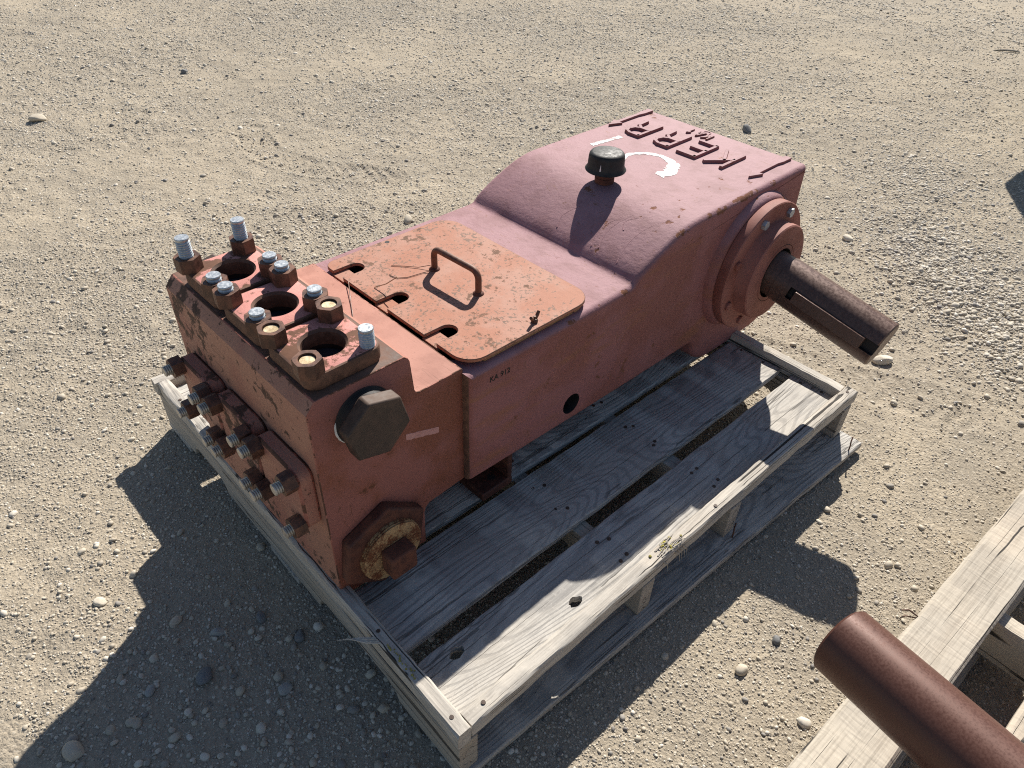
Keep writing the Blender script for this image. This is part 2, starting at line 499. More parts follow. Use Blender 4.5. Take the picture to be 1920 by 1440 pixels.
me.polygons.foreach_set('use_smooth', np.ones(len(q), dtype=bool))
me.update(calc_edges=True)
at = me.attributes.new('gravel', 'FLOAT', 'POINT')
at.data.foreach_set('value', gravelness(GX, GY).astype(np.float32).ravel())
t = NT('packed_gravelly_dirt', 0.95, 0, 0.15)
att = t.t.nodes.new('ShaderNodeAttribute'); att.attribute_name = 'gravel'
P = t.obj
n_big = t.noise(1.1, 5, 0.6, P)
n_mid = t.noise(9, 5, 0.62, P)
n_gr = t.noise(130, 4, 0.72, P)
n_fn = n_gr
vo = t.voro(95, P); vo2 = t.voro(210, P)
base = t.mix(t.step(n_big, 0.35, 0.66), (0.410, 0.348, 0.262), (0.305, 0.265, 0.208))
base = t.mix(t.step(t.noise(2.6, 4, 0.6, P), 0.50, 0.66, 0, 0.75), base, (0.48, 0.405, 0.298))
base = t.mix(t.step(n_mid, 0.42, 0.72, 0, 0.6), base, (0.46, 0.385, 0.284))
base = t.mix(t.step(t.noise(23, 4, 0.6, P), 0.5, 0.75, 0, 0.5), base, (0.27, 0.225, 0.17))
base = t.mix(t.math('MULTIPLY', att.outputs['Fac'], 0.35), base, (0.29, 0.26, 0.215))
grain = t.ramp(vo2.outputs['Color'], [(0.0, (0.20, 0.175, 0.145)), (0.35, (0.33, 0.28, 0.21)), (0.7, (0.44, 0.375, 0.285)), (1.0, (0.60, 0.55, 0.46))])
base = t.mix(t.step(n_gr, 0.40, 0.66, 0.15, 0.75), base, grain)
t.color(base)
h = t.math('ADD', t.math('MULTIPLY', t.math('SUBTRACT', 1.0, vo.outputs['Distance']), 0.55), t.math('MULTIPLY', t.math('SUBTRACT', 1.0, vo2.outputs['Distance']), 0.35))
h = t.math('ADD', t.math('MULTIPLY', h, t.step(n_mid, 0.35, 0.6, 0.35, 1.0)), t.math('MULTIPLY', n_gr, 0.7))
h = t.math('ADD', h, t.math('MULTIPLY', n_fn, 0.3))
t.bump(h, 0.8, 0.0055)
me.materials.append(t.m)
ground = bpy.data.objects.new('ground', me)
COL.objects.link(ground)
tag(ground, kind='structure')

# ------------------------------------------------------------------ loose gravel (instanced pebbles)
def pebble_mesh(name, seed, sub=2, flat=0.52):
    r = random.Random(seed)
    bm = bmesh.new()
    bmesh.ops.create_icosphere(bm, subdivisions=sub, radius=1.0)
    ax = (1.0, r.uniform(0.66, 0.95), r.uniform(flat - 0.12, flat + 0.15))
    cuts = [(Vector((r.gauss(0, 1), r.gauss(0, 1), r.gauss(0, 1))).normalized(), r.uniform(0.62, 0.9)) for _ in range(7)]
    for v in bm.verts:
        p = v.co.copy()
        for n, d in cuts:
            k = p.dot(n)
            if k > d: p -= n * (k - d) * 0.85
        v.co = (p.x * ax[0], p.y * ax[1], p.z * ax[2])
    m = bpy.data.meshes.new(name); bm.to_mesh(m); bm.free()
    m.polygons.foreach_set('use_smooth', [True] * len(m.polygons))
    return m

def stone_material():
    t = NT('river_pebble', 0.68, 0, 0.35)
    a = t.oi.outputs['Random']
    col = t.ramp(a, [(0.0, (0.16, 0.15, 0.145)), (0.05, (0.26, 0.245, 0.225)), (0.16, (0.38, 0.335, 0.27)), (0.40, (0.46, 0.405, 0.32)), (0.64, (0.52, 0.462, 0.368)), (0.86, (0.59, 0.54, 0.45)), (1.0, (0.70, 0.65, 0.57))])
    n = t.noise(90, 4, 0.6)
    col = t.mix(t.step(n, 0.4, 0.7, 0, 0.45), col, (0.37, 0.31, 0.23))
    t.color(col)
    t.bump(t.noise(260, 3, 0.6), 0.3, 0.0006)
    return t.m
MAT['stone'] = stone_material()
peb_col = bpy.data.collections.new('pebble_shapes')
for k in range(7):
    m = pebble_mesh('pebble_shape', 100 + k, 1 if k > 3 else 2)
    m.materials.append(MAT['stone'])
    o = bpy.data.objects.new('pebble_shape', m)
    peb_col.objects.link(o)

CX, CY = -0.30, -0.40
def sample_gravel():
    P = []; S = []
    # wedge of yard in front of the photographer, a little wider than the view; thinner and coarser further away
    for d0, d1, dens, s_med, s_sig in ((0.5, 1.7, 48000, 0.0016, 0.45), (1.7, 2.6, 30000, 0.0020, 0.45), (2.6, 4.0, 20000, 0.0027, 0.42), (4.0, 6.2, 8500, 0.0036, 0.40), (6.2, 9.0, 3000, 0.0048, 0.40)):
        area = math.pi * (d1 * d1 - d0 * d0) * (110 / 360)
        n = int(area * dens)
        r = np.sqrt(rng.uniform(d0 * d0, d1 * d1, n))
        a = np.radians(46 + rng.uniform(-55, 55, n))
        x = CX + r * np.cos(a); y = CY + r * np.sin(a)
        keep = rng.random(n) < (0.30 + 0.70 * gravelness(x, y))
        inner = (x > 0.06) & (x < 1.15) & (y > 0.3) & (y < 1.05)
        keep &= ~(inner & (rng.random(n) < 0.8))
        x, y = x[keep], y[keep]
        s = s_med * np.exp(rng.normal(0, s_sig, len(x)))
        big = rng.random(len(x)) < 0.012
        s = np.where(big, s * rng.uniform(1.8, 3.2, len(x)), s)
        P.append(np.stack([x, y], -1)); S.append(np.clip(s, 0.0009, 0.014))
    # loose heaps of washed river gravel
    for (ax, ay), (bx, by), sig, n in (((2.42, 0.33), (1.93, -0.22), 0.13, 5200), ((3.0, 0.62), (2.75, 0.45), 0.14, 1300), ((0.62, 1.95), (1.15, 1.45), 0.16, 700), ((-0.32, 0.44), (0.02, 0.10), 0.10, 330), ((1.7, 2.9), (2.4, 2.4), 0.22, 600)):
        t_ = rng.uniform(-0.1, 1.1, n)
        x = ax + (bx - ax) * t_ + rng.normal(0, sig, n); y = ay + (by - ay) * t_ + rng.normal(0, sig, n)
        P.append(np.stack([x, y], -1)); S.append(np.clip(0.0048 * np.exp(rng.normal(0, 0.42, n)), 0.002, 0.013))
    return np.concatenate(P), np.concatenate(S)
pxy, psc = sample_gravel()
pd = np.hypot(pxy[:, 0] - CX, pxy[:, 1] - CY)
pz = ground_z(pxy[:, 0], pxy[:, 1]) + psc * np.where(pd > 2.6, -0.05, 0.10)
gm = bpy.data.meshes.new('gravel')
gm.vertices.add(len(pxy))
gm.vertices.foreach_set('co', np.column_stack([pxy, pz]).astype(np.float32).ravel())
a1 = gm.attributes.new('size', 'FLOAT', 'POINT'); a1.data.foreach_set('value', psc.astype(np.float32))
a2 = gm.attributes.new('turn', 'FLOAT_VECTOR', 'POINT')
rot = np.column_stack([rng.normal(0, 0.35, len(pxy)), rng.normal(0, 0.35, len(pxy)), rng.uniform(0, 6.283, len(pxy))])
a2.data.foreach_set('vector', rot.astype(np.float32).ravel())
gravel = bpy.data.objects.new('gravel', gm); COL.objects.link(gravel)
tag(gravel, 'loose beige and grey gravel scattered over the packed dirt yard', 'gravel', kind='stuff')
ng = bpy.data.node_groups.new('scatter_gravel', 'GeometryNodeTree')
ng.interface.new_socket('Geometry', in_out='INPUT', socket_type='NodeSocketGeometry')
ng.interface.new_socket('Geometry', in_out='OUTPUT', socket_type='NodeSocketGeometry')
N = ng.nodes
gi = N.new('NodeGroupInput'); go = N.new('NodeGroupOutput')
ci = N.new('GeometryNodeCollectionInfo'); ci.inputs['Collection'].default_value = peb_col
ci.inputs['Separate Children'].default_value = True; ci.inputs['Reset Children'].default_value = True
iop = N.new('GeometryNodeInstanceOnPoints'); iop.inputs['Pick Instance'].default_value = True
na = N.new('GeometryNodeInputNamedAttribute'); na.data_type = 'FLOAT'; na.inputs['Name'].default_value = 'size'
nv = N.new('GeometryNodeInputNamedAttribute'); nv.data_type = 'FLOAT_VECTOR'; nv.inputs['Name'].default_value = 'turn'
e2r = N.new('FunctionNodeEulerToRotation')
ng.links.new(gi.outputs[0], iop.inputs['Points']); ng.links.new(ci.outputs[0], iop.inputs['Instance'])
ng.links.new(nv.outputs['Attribute'], e2r.inputs[0]); ng.links.new(e2r.outputs[0], iop.inputs['Rotation'])
ng.links.new(na.outputs['Attribute'], iop.inputs['Scale']); ng.links.new(iop.outputs[0], go.inputs[0])
gmod = gravel.modifiers.new('scatter', 'NODES'); gmod.node_group = ng

# ------------------------------------------------------------------ pallet under the pump
def board(name, x0, x1, y0, y1, z0, z1, mat, parent, off, along='x', bev=0.0025, rough=0.0012, seed=0, holes=(), skew=0.0):
    """one timber, grain along its own x; slightly uneven edges; skew shifts y at the far end"""
    r = np.random.default_rng(1000 + seed)
    L = (x1 - x0) if along == 'x' else (y1 - y0)
    W = (y1 - y0) if along == 'x' else (x1 - x0)
    n = max(6, int(L / 0.016))
    xs = np.linspace(-L / 2, L / 2, n)
    w = r.normal(0, rough, (4, n)); hgt = r.normal(0, rough * 0.5, (4, n))
    for _ in range(2):
        w[:, 1:-1] = (w[:, :-2] + 2 * w[:, 1:-1] + w[:, 2:]) / 4
    T = z1 - z0; b = bev
    # octagonal-ish cross-section so the arrises are worn
    sec = [(-W / 2 + b, -T / 2), (W / 2 - b, -T / 2), (W / 2, -T / 2 + b), (W / 2, T / 2 - b), (W / 2 - b, T / 2), (-W / 2 + b, T / 2), (-W / 2, T / 2 - b), (-W / 2, -T / 2 + b)]
    m = MB(); vs = []
    for i, x in enumerate(xs):
        for k, (yy, zz) in enumerate(sec):
            sgn = 0 if k in (2, 3) else 1
            e = w[sgn + (2 if k in (4, 5) else 0), i]
            xe = x + (r.normal(0, rough) if i in (0, n - 1) else 0)
            vs.append((xe, yy + (e if abs(yy) > W / 2 - b * 1.5 else 0), zz + (hgt[sgn, i] if zz > 0 else 0)))
    fs = []
    for i in range(n - 1):
        for k in range(8):
            k2 = (k + 1) % 8
            fs.append((i * 8 + k, i * 8 + k2, (i + 1) * 8 + k2, (i + 1) * 8 + k))
    fs.append(tuple(range(8))[::-1]); fs.append(tuple(range((n - 1) * 8, n * 8)))
    m.add(vs, fs)
    loc = ((x0 + x1) / 2 - off[0], (y0 + y1) / 2 - off[1], (z0 + z1) / 2 - off[2])
    rz = (0 if along == 'x' else math.pi / 2) + skew
    o = make(name, m, mat, parent, loc=loc, rot=(0, 0, rz))
    if holes:
        cut = []
        for hx, hy, hr in holes:
            rr = random.Random(int(hx * 1000))
            poly = [(hx + hr * 1.5 * math.cos(a) * rr.uniform(0.8, 1.15), hy + hr * math.sin(a) * rr.uniform(0.8, 1.15)) for a in [2 * math.pi * k / 14 for k in range(14)]]
            cut.append(MB().prism(poly, -T, T))
        carve(o, cut)
    return o

PO = (0.6, 0.55, 0.0)
pallet = tag(empty('wooden_pallet', PO), 'weathered grey wooden pallet with raised edge battens carrying the red pump', 'pallet', 'wooden pallets')
DT, DB, RT, SB = 0.1265, 0.1105, 0.150, 0.0216
deck = [(0.030, 0.1445), (0.175, 0.328), (0.345, 0.478), (0.503, 0.632), (0.655, 0.790), (0.812, 0.935), (0.955, 1.062)]
for i, (a, b) in enumerate(deck):
    hs = ()
    if i == 0:
        cx, cy = 0.5975, (a + b) / 2
        hs = ((0.0927 - cx, 0.1169 - cy, 0.010), (0.3082 - cx, 0.055 - cy, 0.0095))
    board('deck_board', 0.027, 1.168, a, b, DB, DT, 'plank', pallet, PO, seed=i, holes=hs)
for i, (a, b) in enumerate(((0.0005, 0.038), (0.430, 0.465), (0.708, 0.743), (1.163, 1.199))):
    L2 = 1.09; T = DB - SB
    # notched stringer: outline in (length, height), two fork notches from below
    pts = [(-L2 / 2, 0), (-L2 / 2, T), (L2 / 2, T), (L2 / 2, 0)]
    out = [(-L2 / 2, T), (-L2 / 2, 0)]
    for c, hw in ((-0.26, 0.125), (0.315, 0.080)):
        out += [(c - hw, 0), (c - hw + 0.007, 0.022), (c - hw + 0.03, 0.036), (c + hw - 0.03, 0.036), (c + hw - 0.007, 0.022), (c + hw, 0)]
    out += [(L2 / 2, 0), (L2 / 2, T)]
    m = MB().prism(out, -(b - a) / 2, (b - a) / 2, 'y')
    make('stringer', m, 'stringer', pallet, bevel=0.002, loc=((a + b) / 2 - PO[0], L2 / 2 - PO[1], SB), rot=(0, 0, math.pi / 2))
board('edge_batten', 0.0265, 1.203, 0.0, 0.028, DB + 0.004, RT, 'strip', pallet, PO, seed=20, rough=0.0011, bev=0.003)
board('edge_batten', 0.0, 0.026, -0.001, 1.068, DB + 0.004, RT + 0.001, 'strip', pallet, PO, 'y', seed=21, rough=0.0009, bev=0.003)
board('edge_batten', 1.171, 1.2, 0.029, 1.068, DB + 0.004, RT - 0.001, 'strip', pallet, PO, 'y', seed=22, rough=0.0013, bev=0.003)
board('edge_batten', -0.004, 1.2, 1.069, 1.098, DB + 0.004, RT, 'strip', pallet, PO, seed=23, rough=0.0016, bev=0.003)
board('bottom_board', 0.005, 1.207, -0.031, 0.105, 0.004, SB, 'plank', pallet, PO, seed=30, rough=0.001, skew=-0.040)
board('bottom_board', 0.0, 1.2, 0.49, 0.60, 0.004, SB, 'plank', pallet, PO, seed=31)
board('bottom_board', 0.0, 1.2, 0.97, 1.09, 0.004, SB, 'plank', pallet, PO, seed=32)
# nail heads on the boards and two bent nails on the bottom board
nail_me = MB().lathe([(0.0001, 0.0009), (0.0036, 0.0008), (0.0042, -0.002)], seg=10).mesh('nail')
for i, (a, b) in enumerate(deck[:3]):
    for sx in (0.437, 0.455, 0.718, 0.735, 1.158):
        for fy in (0.28, 0.74):
            y = a + (b - a) * fy + random.uniform(-0.008, 0.008)
            make('nail', nail_me, 'dark', pallet, loc=(sx + random.uniform(-0.006, 0.006) - PO[0], y - PO[1], DT + 0.0006))
for x, y in ((0.062, 0.016), (0.655, 0.013), (1.178, 0.014), (0.012, 0.03), (0.013, 0.22), (0.014, 0.98), (1.186, 0.34)):
    make('nail', nail_me, 'dark', pallet, loc=(x - PO[0], y - PO[1], RT + 0.0012))
for x, y, tx in ((1.1535, -0.046, 0.25), (0.7231, -0.012, 0.5)):
    m = MB().tube([(0, 0, -0.004), (0.002, 0.001, 0.012), (0.006 * tx, 0.003, 0.026), (0.012, 0.006, 0.032)], 0.0016, 6)
    make('nail', m, 'rust', pallet, loc=(x - PO[0], y - PO[1], SB))
# rotten spot and splinters on the front batten
m = MB()
rs = random.Random(5)
for k in range(16):
    x = 0.50 + rs.uniform(-0.03, 0.03); y = rs.uniform(0.004, 0.026)
    L = rs.uniform(0.012, 0.035)
    m.tube([(x, y, RT + 0.0005), (x + L * 0.5, y + rs.uniform(-0.003, 0.003), RT + rs.uniform(0.001, 0.004)), (x + L, y + rs.uniform(-0.006, 0.006), RT + rs.uniform(0.0, 0.005))], [0.0018, 0.0014, 0.0004], 5)
for k in range(5):
    x = 0.50 + rs.uniform(-0.03, 0.04)
    m.tube([(x, 0.0, RT - 0.008), (x + 0.01, -0.004, RT - 0.02), (x + 0.012, -0.007, RT - 0.04)], [0.0015, 0.0011, 0.0003], 5)
make('splinter', m, 'stringer', pallet, PO)
m = MB()
for k in range(26):
    x = 0.512 + rs.gauss(0, 0.013); y = 0.014 + rs.gauss(0, 0.006); s = rs.uniform(0.0012, 0.0036)
    m.lathe([(0.0003, s * 0.8), (s * 0.8, s * 0.5), (s, 0)], (x, max(0.003, min(0.025, y)), RT + 0.0004), seg=7)
tag(make('lichen', m, 'lichen', pallet, PO), kind='stuff')
m = MB()
for k in range(22):
    t_ = k / 21; x = 0.005 + rs.gauss(0, 0.003); s = rs.uniform(0.001, 0.0026)
    m.lathe([(0.0003, s * 0.8), (s * 0.8, s * 0.5), (s, 0)], (max(0.0015, x + 0.005), 0.19 - 0.075 * t_, RT + 0.0012), seg=7)
tag(make('lichen', m, 'lichen', pallet, PO), kind='stuff')
m = MB()
for k in range(4):
    y = 0.20 + 0.004 * k
    m.tube([(0.004, y, RT), (-0.012, y + 0.02, RT - 0.006), (-0.03 - 0.004 * k, y + 0.05, RT - 0.010 - 0.003 * k)], [0.002, 0.0015, 0.0004], 5)
make('splinter', m, 'strip', pallet, PO)

# ------------------------------------------------------------------ the plunger pump
AZ = 0.0163075
ca, sa = math.cos(AZ), math.sin(AZ)
B = (0.60, 0.55, DT)                                       # base point in pump coordinates
pump = tag(empty('plunger_pump', (B[0] * ca - B[1] * sa, B[0] * sa + B[1] * ca, B[2]), AZ),
           'large faded red triplex plunger pump with KERR cast on its crankcase, lying on the pallet', 'pump', 'red plunger pumps')
def part(name, mb, mats, parent=pump, **k):
    return make(name, mb, mats, parent, B, **k)

Z0 = DT + 0.0005
YB0, YB1 = 0.327, 0.773
BY = (0.404, 0.538, 0.672)                                 # bore centres
# fluid end block
prof = [(0.0157, Z0), (0.200, Z0), (0.2005, 0.206), (0.2045, 0.2175), (0.2130, 0.2245), (0.2930, 0.2295), (0.2962, 0.2330),
        (0.2962, 0.4835), (0.2935, 0.4862), (0.2070, 0.4862), (0.2015, 0.4885), (0.1985, 0.4940), (0.1935, 0.553), (0.1905, 0.5600), (0.183, 0.5655), (0.031, 0.5655), (0.0157, 0.5466)]
m = MB().prism(prof, YB0, YB1, 'y')
block = part('fluid_end', m, ['block', 'wear', 'front', 'void', 'bare'])
# front and chamfer faces carry the flaking coat
for p in block.data.polygons:
    if p.normal.x < -0.5: p.material_index = 2
    if p.normal.z > 0.9 and p.center.z + B[2] > 0.55: p.material_index = 4
bv = block.modifiers.new('bevel', 'BEVEL'); bv.width = 0.0042; bv.segments = 2; bv.limit_method = 'ANGLE'; bv.angle_limit = R_(40); bv.material = 1
carve(block, [MB().lathe([(0.0325, 0.545 - B[2]), (0.0325, 0.60 - B[2])], (0.0975 - B[0], y - B[1], 0), seg=40, mi=3) for y in BY])

# hardware shapes
def hexnut(r, h, bore, name):
    m = MB(); n = 6
    zs = [0, h * 0.86, h]
    rr = [r, r, r * 0.9]
    # six-sided body with a turned chamfer on top and a bore
    vs = []; fs = []
    seg = 24
    def hexr(a):
        k = (a + math.pi / 6) % (math.pi / 3) - math.pi / 6
        return r * math.cos(math.pi / 6) / math.cos(k)
    for z, f in ((0.0, 1), (h * 0.86, 1), (h, 0)):
        for k in range(seg):
            a = 2 * math.pi * k / seg
            q = hexr(a) if f else min(hexr(a), r * 0.955)
            zz = z if z != h * 0.86 else h * (0.985 - 0.09 * (hexr(a) / r - 0.866) / 0.134)
            vs.append((q * math.cos(a), q * math.sin(a), zz))
    for z in (h, h * 0.3):
        for k in range(seg):
            a = 2 * math.pi * k / seg
            vs.append((bore * math.cos(a), bore * math.sin(a), z))
    for i in range(4):
        for k in range(seg):
            k2 = (k + 1) % seg
            fs.append((i * seg + k, i * seg + k2, (i + 1) * seg + k2, (i + 1) * seg + k))
    fs.append(tuple(range(4 * seg, 5 * seg)))
    fs.append(tuple(range(seg))[::-1])
    m.add(vs, fs)
    return m.mesh(name)
def stud(r, L, pitch, name, r_in=0.9):
    pr = [(r * r_in, 0)]
    z = 0
    while z < L - pitch * 1.5:
        pr += [(r, z + pitch * 0.35), (r, z + pitch * 0.5), (r * r_in, z + pitch)]
        z += pitch
    pr += [(r, L - pitch * 0.6), (r, L - pitch * 0.30), (r * 0.92, L)]
    return MB().lathe(pr, seg=20).mesh(name)
nut_top = hexnut(0.0215, 0.0245, 0.0125, 'nut')
nut_front = hexnut(0.0185, 0.0200, 0.0106, 'nut')
stud_tall = stud(0.0116, 0.058, 0.0040, 'stud', 0.85)
stud_mid = stud(0.0116, 0.0330, 0.0040, 'stud', 0.85)
stud_low = stud(0.0116, 0.0215, 0.0030, 'stud')
stud_front = stud(0.0098, 0.0320, 0.0036, 'stud', 0.85)
for me_, mt in ((nut_top, 'rust'), (nut_front, 'rust'), (stud_tall, 'zinc'), (stud_mid, 'zinc'), (stud_low, 'brass'), (stud_front, 'dull')):
    me_.materials.append(MAT[mt])

# clamp plates over the discharge bores (top) and suction covers (front)
ZP = 0.592
for i, cy in enumerate(BY):
    o = part('clamp_plate', MB().prism(rrect(0.0355, 0.1620, cy - 0.0630, cy + 0.0630, 0.021), 0.5656, ZP), ['clamp', 'edge', 'void'], bevel=0.004, edge_slot=1,)
    for p in o.data.polygons:
        if abs(p.normal.z) < 0.5: p.material_index = 1
    carve(o, [MB().lathe([(0.0325, 0.55 - B[2]), (0.0325, ZP - 0.004 - B[2]), (0.0372, ZP + 0.001 - B[2])], (0.0975 - B[0], cy - B[1], 0), seg=40, mi=1)])
    o['label'] = ('flaking clamp plate nearest the big hex plug, one stud without a nut', 'middle clamp plate, mostly bare brown', 'clamp plate furthest from the big hex plug with two tall studs')[i]
    for j, (dx, dy) in enumerate(((-0.0470, -0.0480), (0.0485, -0.0480), (-0.0470, 0.0480), (0.0485, 0.0480))):
        x, y = 0.0935 + dx, cy + dy
        loc = (x - B[0], y - B[1], ZP - B[2])
        bare = (i == 0 and j == 1)
        rz = random.uniform(0, 1.05)
        if not bare:
            n = make('nut', nut_top, 'rust', o, loc=loc, rot=(0, 0, rz))
        if i == 0: sm = stud_tall if bare else stud_low
        elif i == 2 and j in (2, 3): sm = stud_tall
        else: sm = stud_mid
        s = make('stud', sm, 'zinc', o, loc=(loc[0], loc[1], loc[2] - (0.027 if bare else 0.0)), rot=(0, 0, rz * 2))
    # dark bore floor, just above the block's carved floor
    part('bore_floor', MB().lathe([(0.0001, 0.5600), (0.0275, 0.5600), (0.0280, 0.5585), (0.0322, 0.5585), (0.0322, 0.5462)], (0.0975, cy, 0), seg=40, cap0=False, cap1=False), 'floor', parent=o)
XF = -0.0115
for i, cy in enumerate(BY):
    cz = 0.374
    m = MB().prism(rrect(cy - 0.0635, cy + 0.0635, cz - 0.0630, cz + 0.0630, 0.019), XF, 0.0156, 'x')
    o = part('cover_plate', m, ['front', 'wear'], bevel=0.0045, edge_slot=1)
    for dy in (-0.05, 0.05):
        for dz in (-0.0485, 0.0485):
            loc = (XF - B[0], cy + dy - B[1], cz + dz - B[2])
            rot_ = (Matrix.Rotation(-math.pi / 2, 3, 'Y') @ Matrix.Rotation(random.uniform(0, 1.05), 3, 'Z')).to_euler()
            make('nut', nut_front, 'rust', o, loc=loc, rot=rot_)
            make('stud', stud_front, 'zinc', o, loc=loc, rot=(0, -math.pi / 2, 0))

# big hex plug on the side of the fluid end
HX, HZ = 0.1035, 0.500
plug = part('hex_plug', MB().prism([(HX + 0.056 * math.cos(R_(43.7 + 60 * k)), HZ + 0.056 * math.sin(R_(43.7 + 60 * k))) for k in range(6)], 0.2845, 0.3095, 'y'), 'dark', bevel=0.0028)
part('threaded_neck', MB().lathe([(0.0478, 0.0), (0.0478, 0.003), (0.0462, 0.0045), (0.0478, 0.006), (0.0462, 0.0075), (0.0478, 0.009), (0.0462, 0.0105), (0.0478, 0.012), (0.0470, 0.018)], (HX, 0.3272, HZ), (0, -1, 0), seg=40), 'void', parent=plug)
part('sealant_bead', MB().lathe([(0.0482, 0.0), (0.0492, 0.0012), (0.0480, 0.0026)], (HX, 0.3269, HZ), (0, -1, 0), seg=40, cap0=False, cap1=False), 'void', parent=plug)
sb = MB().tube([(HX + 0.0488 * math.cos(R_(a)), 0.3252, HZ + 0.0488 * math.sin(R_(a))) for a in range(165, 226, 5)], [0.0006, 0.0014, 0.0018, 0.0016, 0.002, 0.0022, 0.002, 0.0016, 0.002, 0.0014, 0.0012, 0.0008, 0.0005], 6)
part('sealant_bead', sb, 'white', parent=plug)

# suction flange: big hex nut, crusted bull plug with square head
SX, SZ = 0.1030, 0.2150
fl = part('suction_nut', MB().prism([(SX + 0.0885 * math.cos(R_(22 + 60 * k)), max(Z0 + 0.001, SZ + 0.0885 * math.sin(R_(22 + 60 * k)))) for k in range(6)], 0.3045, 0.3275, 'y'), 'rustred', bevel=0.004)
pl = part('bull_plug', MB().lathe([(0.060, 0.0), (0.060, 0.003), (0.0575, 0.005), (0.060, 0.007), (0.0575, 0.009), (0.0590, 0.011), (0.055, 0.013), (0.030, 0.0145), (0.0001, 0.0145)], (SX + 0.004, 0.3048, SZ - 0.006), (0, -1, 0), seg=44, cap1=False), 'crust')
part('square_head', MB().box(SX - 0.0225, SX + 0.0285, 0.258, 0.292, SZ - 0.031, SZ + 0.0195), 'rustred', parent=pl, bevel=0.0045)

fl2 = part('suction_nut', MB().prism([(SX + 0.0885 * math.cos(R_(22 + 60 * k)), max(Z0 + 0.001, SZ + 0.0885 * math.sin(R_(22 + 60 * k)))) for k in range(6)], 0.7725, 0.7955, 'y'), 'rustred', bevel=0.004)
part('pipe_nipple', MB().lathe([(0.066, 0.0), (0.066, 0.078), (0.062, 0.081), (0.055, 0.081), (0.055, 0.02), (0.0001, 0.02)], (SX, 0.7953, SZ), (0, 1, 0), seg=40, cap1=False), 'rustred', parent=fl2)
plug2 = part('hex_plug', MB().prism([(HX + 0.056 * math.cos(R_(10 + 60 * k)), HZ + 0.056 * math.sin(R_(10 + 60 * k))) for k in range(6)], 0.7905, 0.8155, 'y'), 'dark', bevel=0.0028)
part('threaded_neck', MB().lathe([(0.0478, 0.0), (0.0478, 0.0182)], (HX, 0.7725, HZ), (0, 1, 0), seg=40), 'void', parent=plug2)

# pale paint stripe on the block side
rs = random.Random(3)
pts_t, pts_b = [], []
for k in range(15):
    u = k / 14
    x = 0.1745 + 0.066 * u; z = 0.4085 - 0.024 * u
    pts_t.append((x, z + 0.0068 + rs.uniform(-0.0006, 0.0006))); pts_b.append((x, z - 0.0062 + rs.uniform(-0.0009, 0.0009)))
part('paint_mark', MB().prism(pts_b + pts_t[::-1], YB0 - 0.0005, YB0 + 0.001, 'y'), 'pinkmark', parent=block)

# ---- crankcase: rounded extrusion of the side profile
def bez(p0, p1, p2, p3, n):
    return [tuple((1 - t) ** 3 * a + 3 * (1 - t) ** 2 * t * b + 3 * (1 - t) * t * t * c + t ** 3 * d for a, b, c, d in zip(p0, p1, p2, p3)) for t in [k / n for k in range(n + 1)]]
ctop = [(0.2935, 0.2325), (0.2935, 0.4775)]
ctop += [(0.40, 0.4780), (0.55, 0.4780), (0.66, 0.4785)]
ctop += [(0.700, 0.4786), (0.711, 0.4790), (0.717, 0.4805), (0.7215, 0.4840), (0.7265, 0.4890), (0.734, 0.4950), (0.747, 0.5030), (0.765, 0.5120), (0.790, 0.5235), (0.815, 0.5340), (0.840, 0.5430), (0.865, 0.5497), (0.890, 0.5537), (0.920, 0.5555)]
ctop += [(1.0, 0.5556), (1.15, 0.5556), (1.30, 0.5557), (1.334, 0.5550), (1.3385, 0.550)]
ctop += [(1.3440, 0.46), (1.3480, 0.36), (1.3480, 0.22)]
ctop += bez((1.345, 0.185), (1.338, 0.150), (1.31, 0.1315), (1.27, 0.129), 6)
ctop += [(1.18, Z0 + 0.0002), (1.10, Z0 + 0.0002)]
ctop += bez((1.06, Z0 + 0.004), (1.02, 0.140), (0.992, 0.168), (0.985, 0.205), 6)
ctop += [(0.978, 0.2125), (0.80, 0.2160), (0.60, 0.2210), (0.42, 0.2275)]
def inset(poly, d):
    n = len(poly); out = []
    for i in range(n):
        p0, p1, p2 = Vector(poly[i - 1]), Vector(poly[i]), Vector(poly[(i + 1) % n])
        e1 = (p1 - p0).normalized(); e2 = (p2 - p1).normalized()
        n1 = Vector((e1.y, -e1.x)); n2 = Vector((e2.y, -e2.x))
        b = (n1 + n2)
        b = b.normalized() if b.length > 1e-6 else n1
        k = d / max(0.5, b.dot(n1))
        out.append(tuple(p1 + b * k))
    return out
CY0, CY1 = 0.308, 0.790
rad = 0.014
rings = []
for k in range(6):
    a = math.pi / 2 * k / 5
    rings.append((CY0 + rad * (1 - math.sin(a)), rad * (1 - math.cos(a))))
rings = [(CY0 + rad * (1 - math.sin(math.pi / 2 * (1 - k / 5))), rad * (1 - math.cos(math.pi / 2 * (1 - k / 5)))) for k in range(6)]
ring_list = rings + [(0.42, 0.0), (0.55, 0.0), (0.68, 0.0)] + [(CY1 - (y - CY0), d) for y, d in rings[::-1]]
m = MB(); npf = len(ctop); vs = []; fs = []
rr = np.random.default_rng(8)
for y, d in ring_list:
    pf = inset(ctop, d) if d > 0 else ctop
    vs += [(p[0], y, max(Z0, p[1])) for p in pf]
for i in range(len(ring_list) - 1):
    for k in range(npf):
        k2 = (k + 1) % npf
        fs.append((i * npf + k, i * npf + k2, (i + 1) * npf + k2, (i + 1) * npf + k))
fs.append(tuple(range(npf))[::-1]); fs.append(tuple(range((len(ring_list) - 1) * npf, len(ring_list) * npf)))
m.add(vs, fs)
crank = part('crankcase', m, ['crank', 'void', 'edge'])
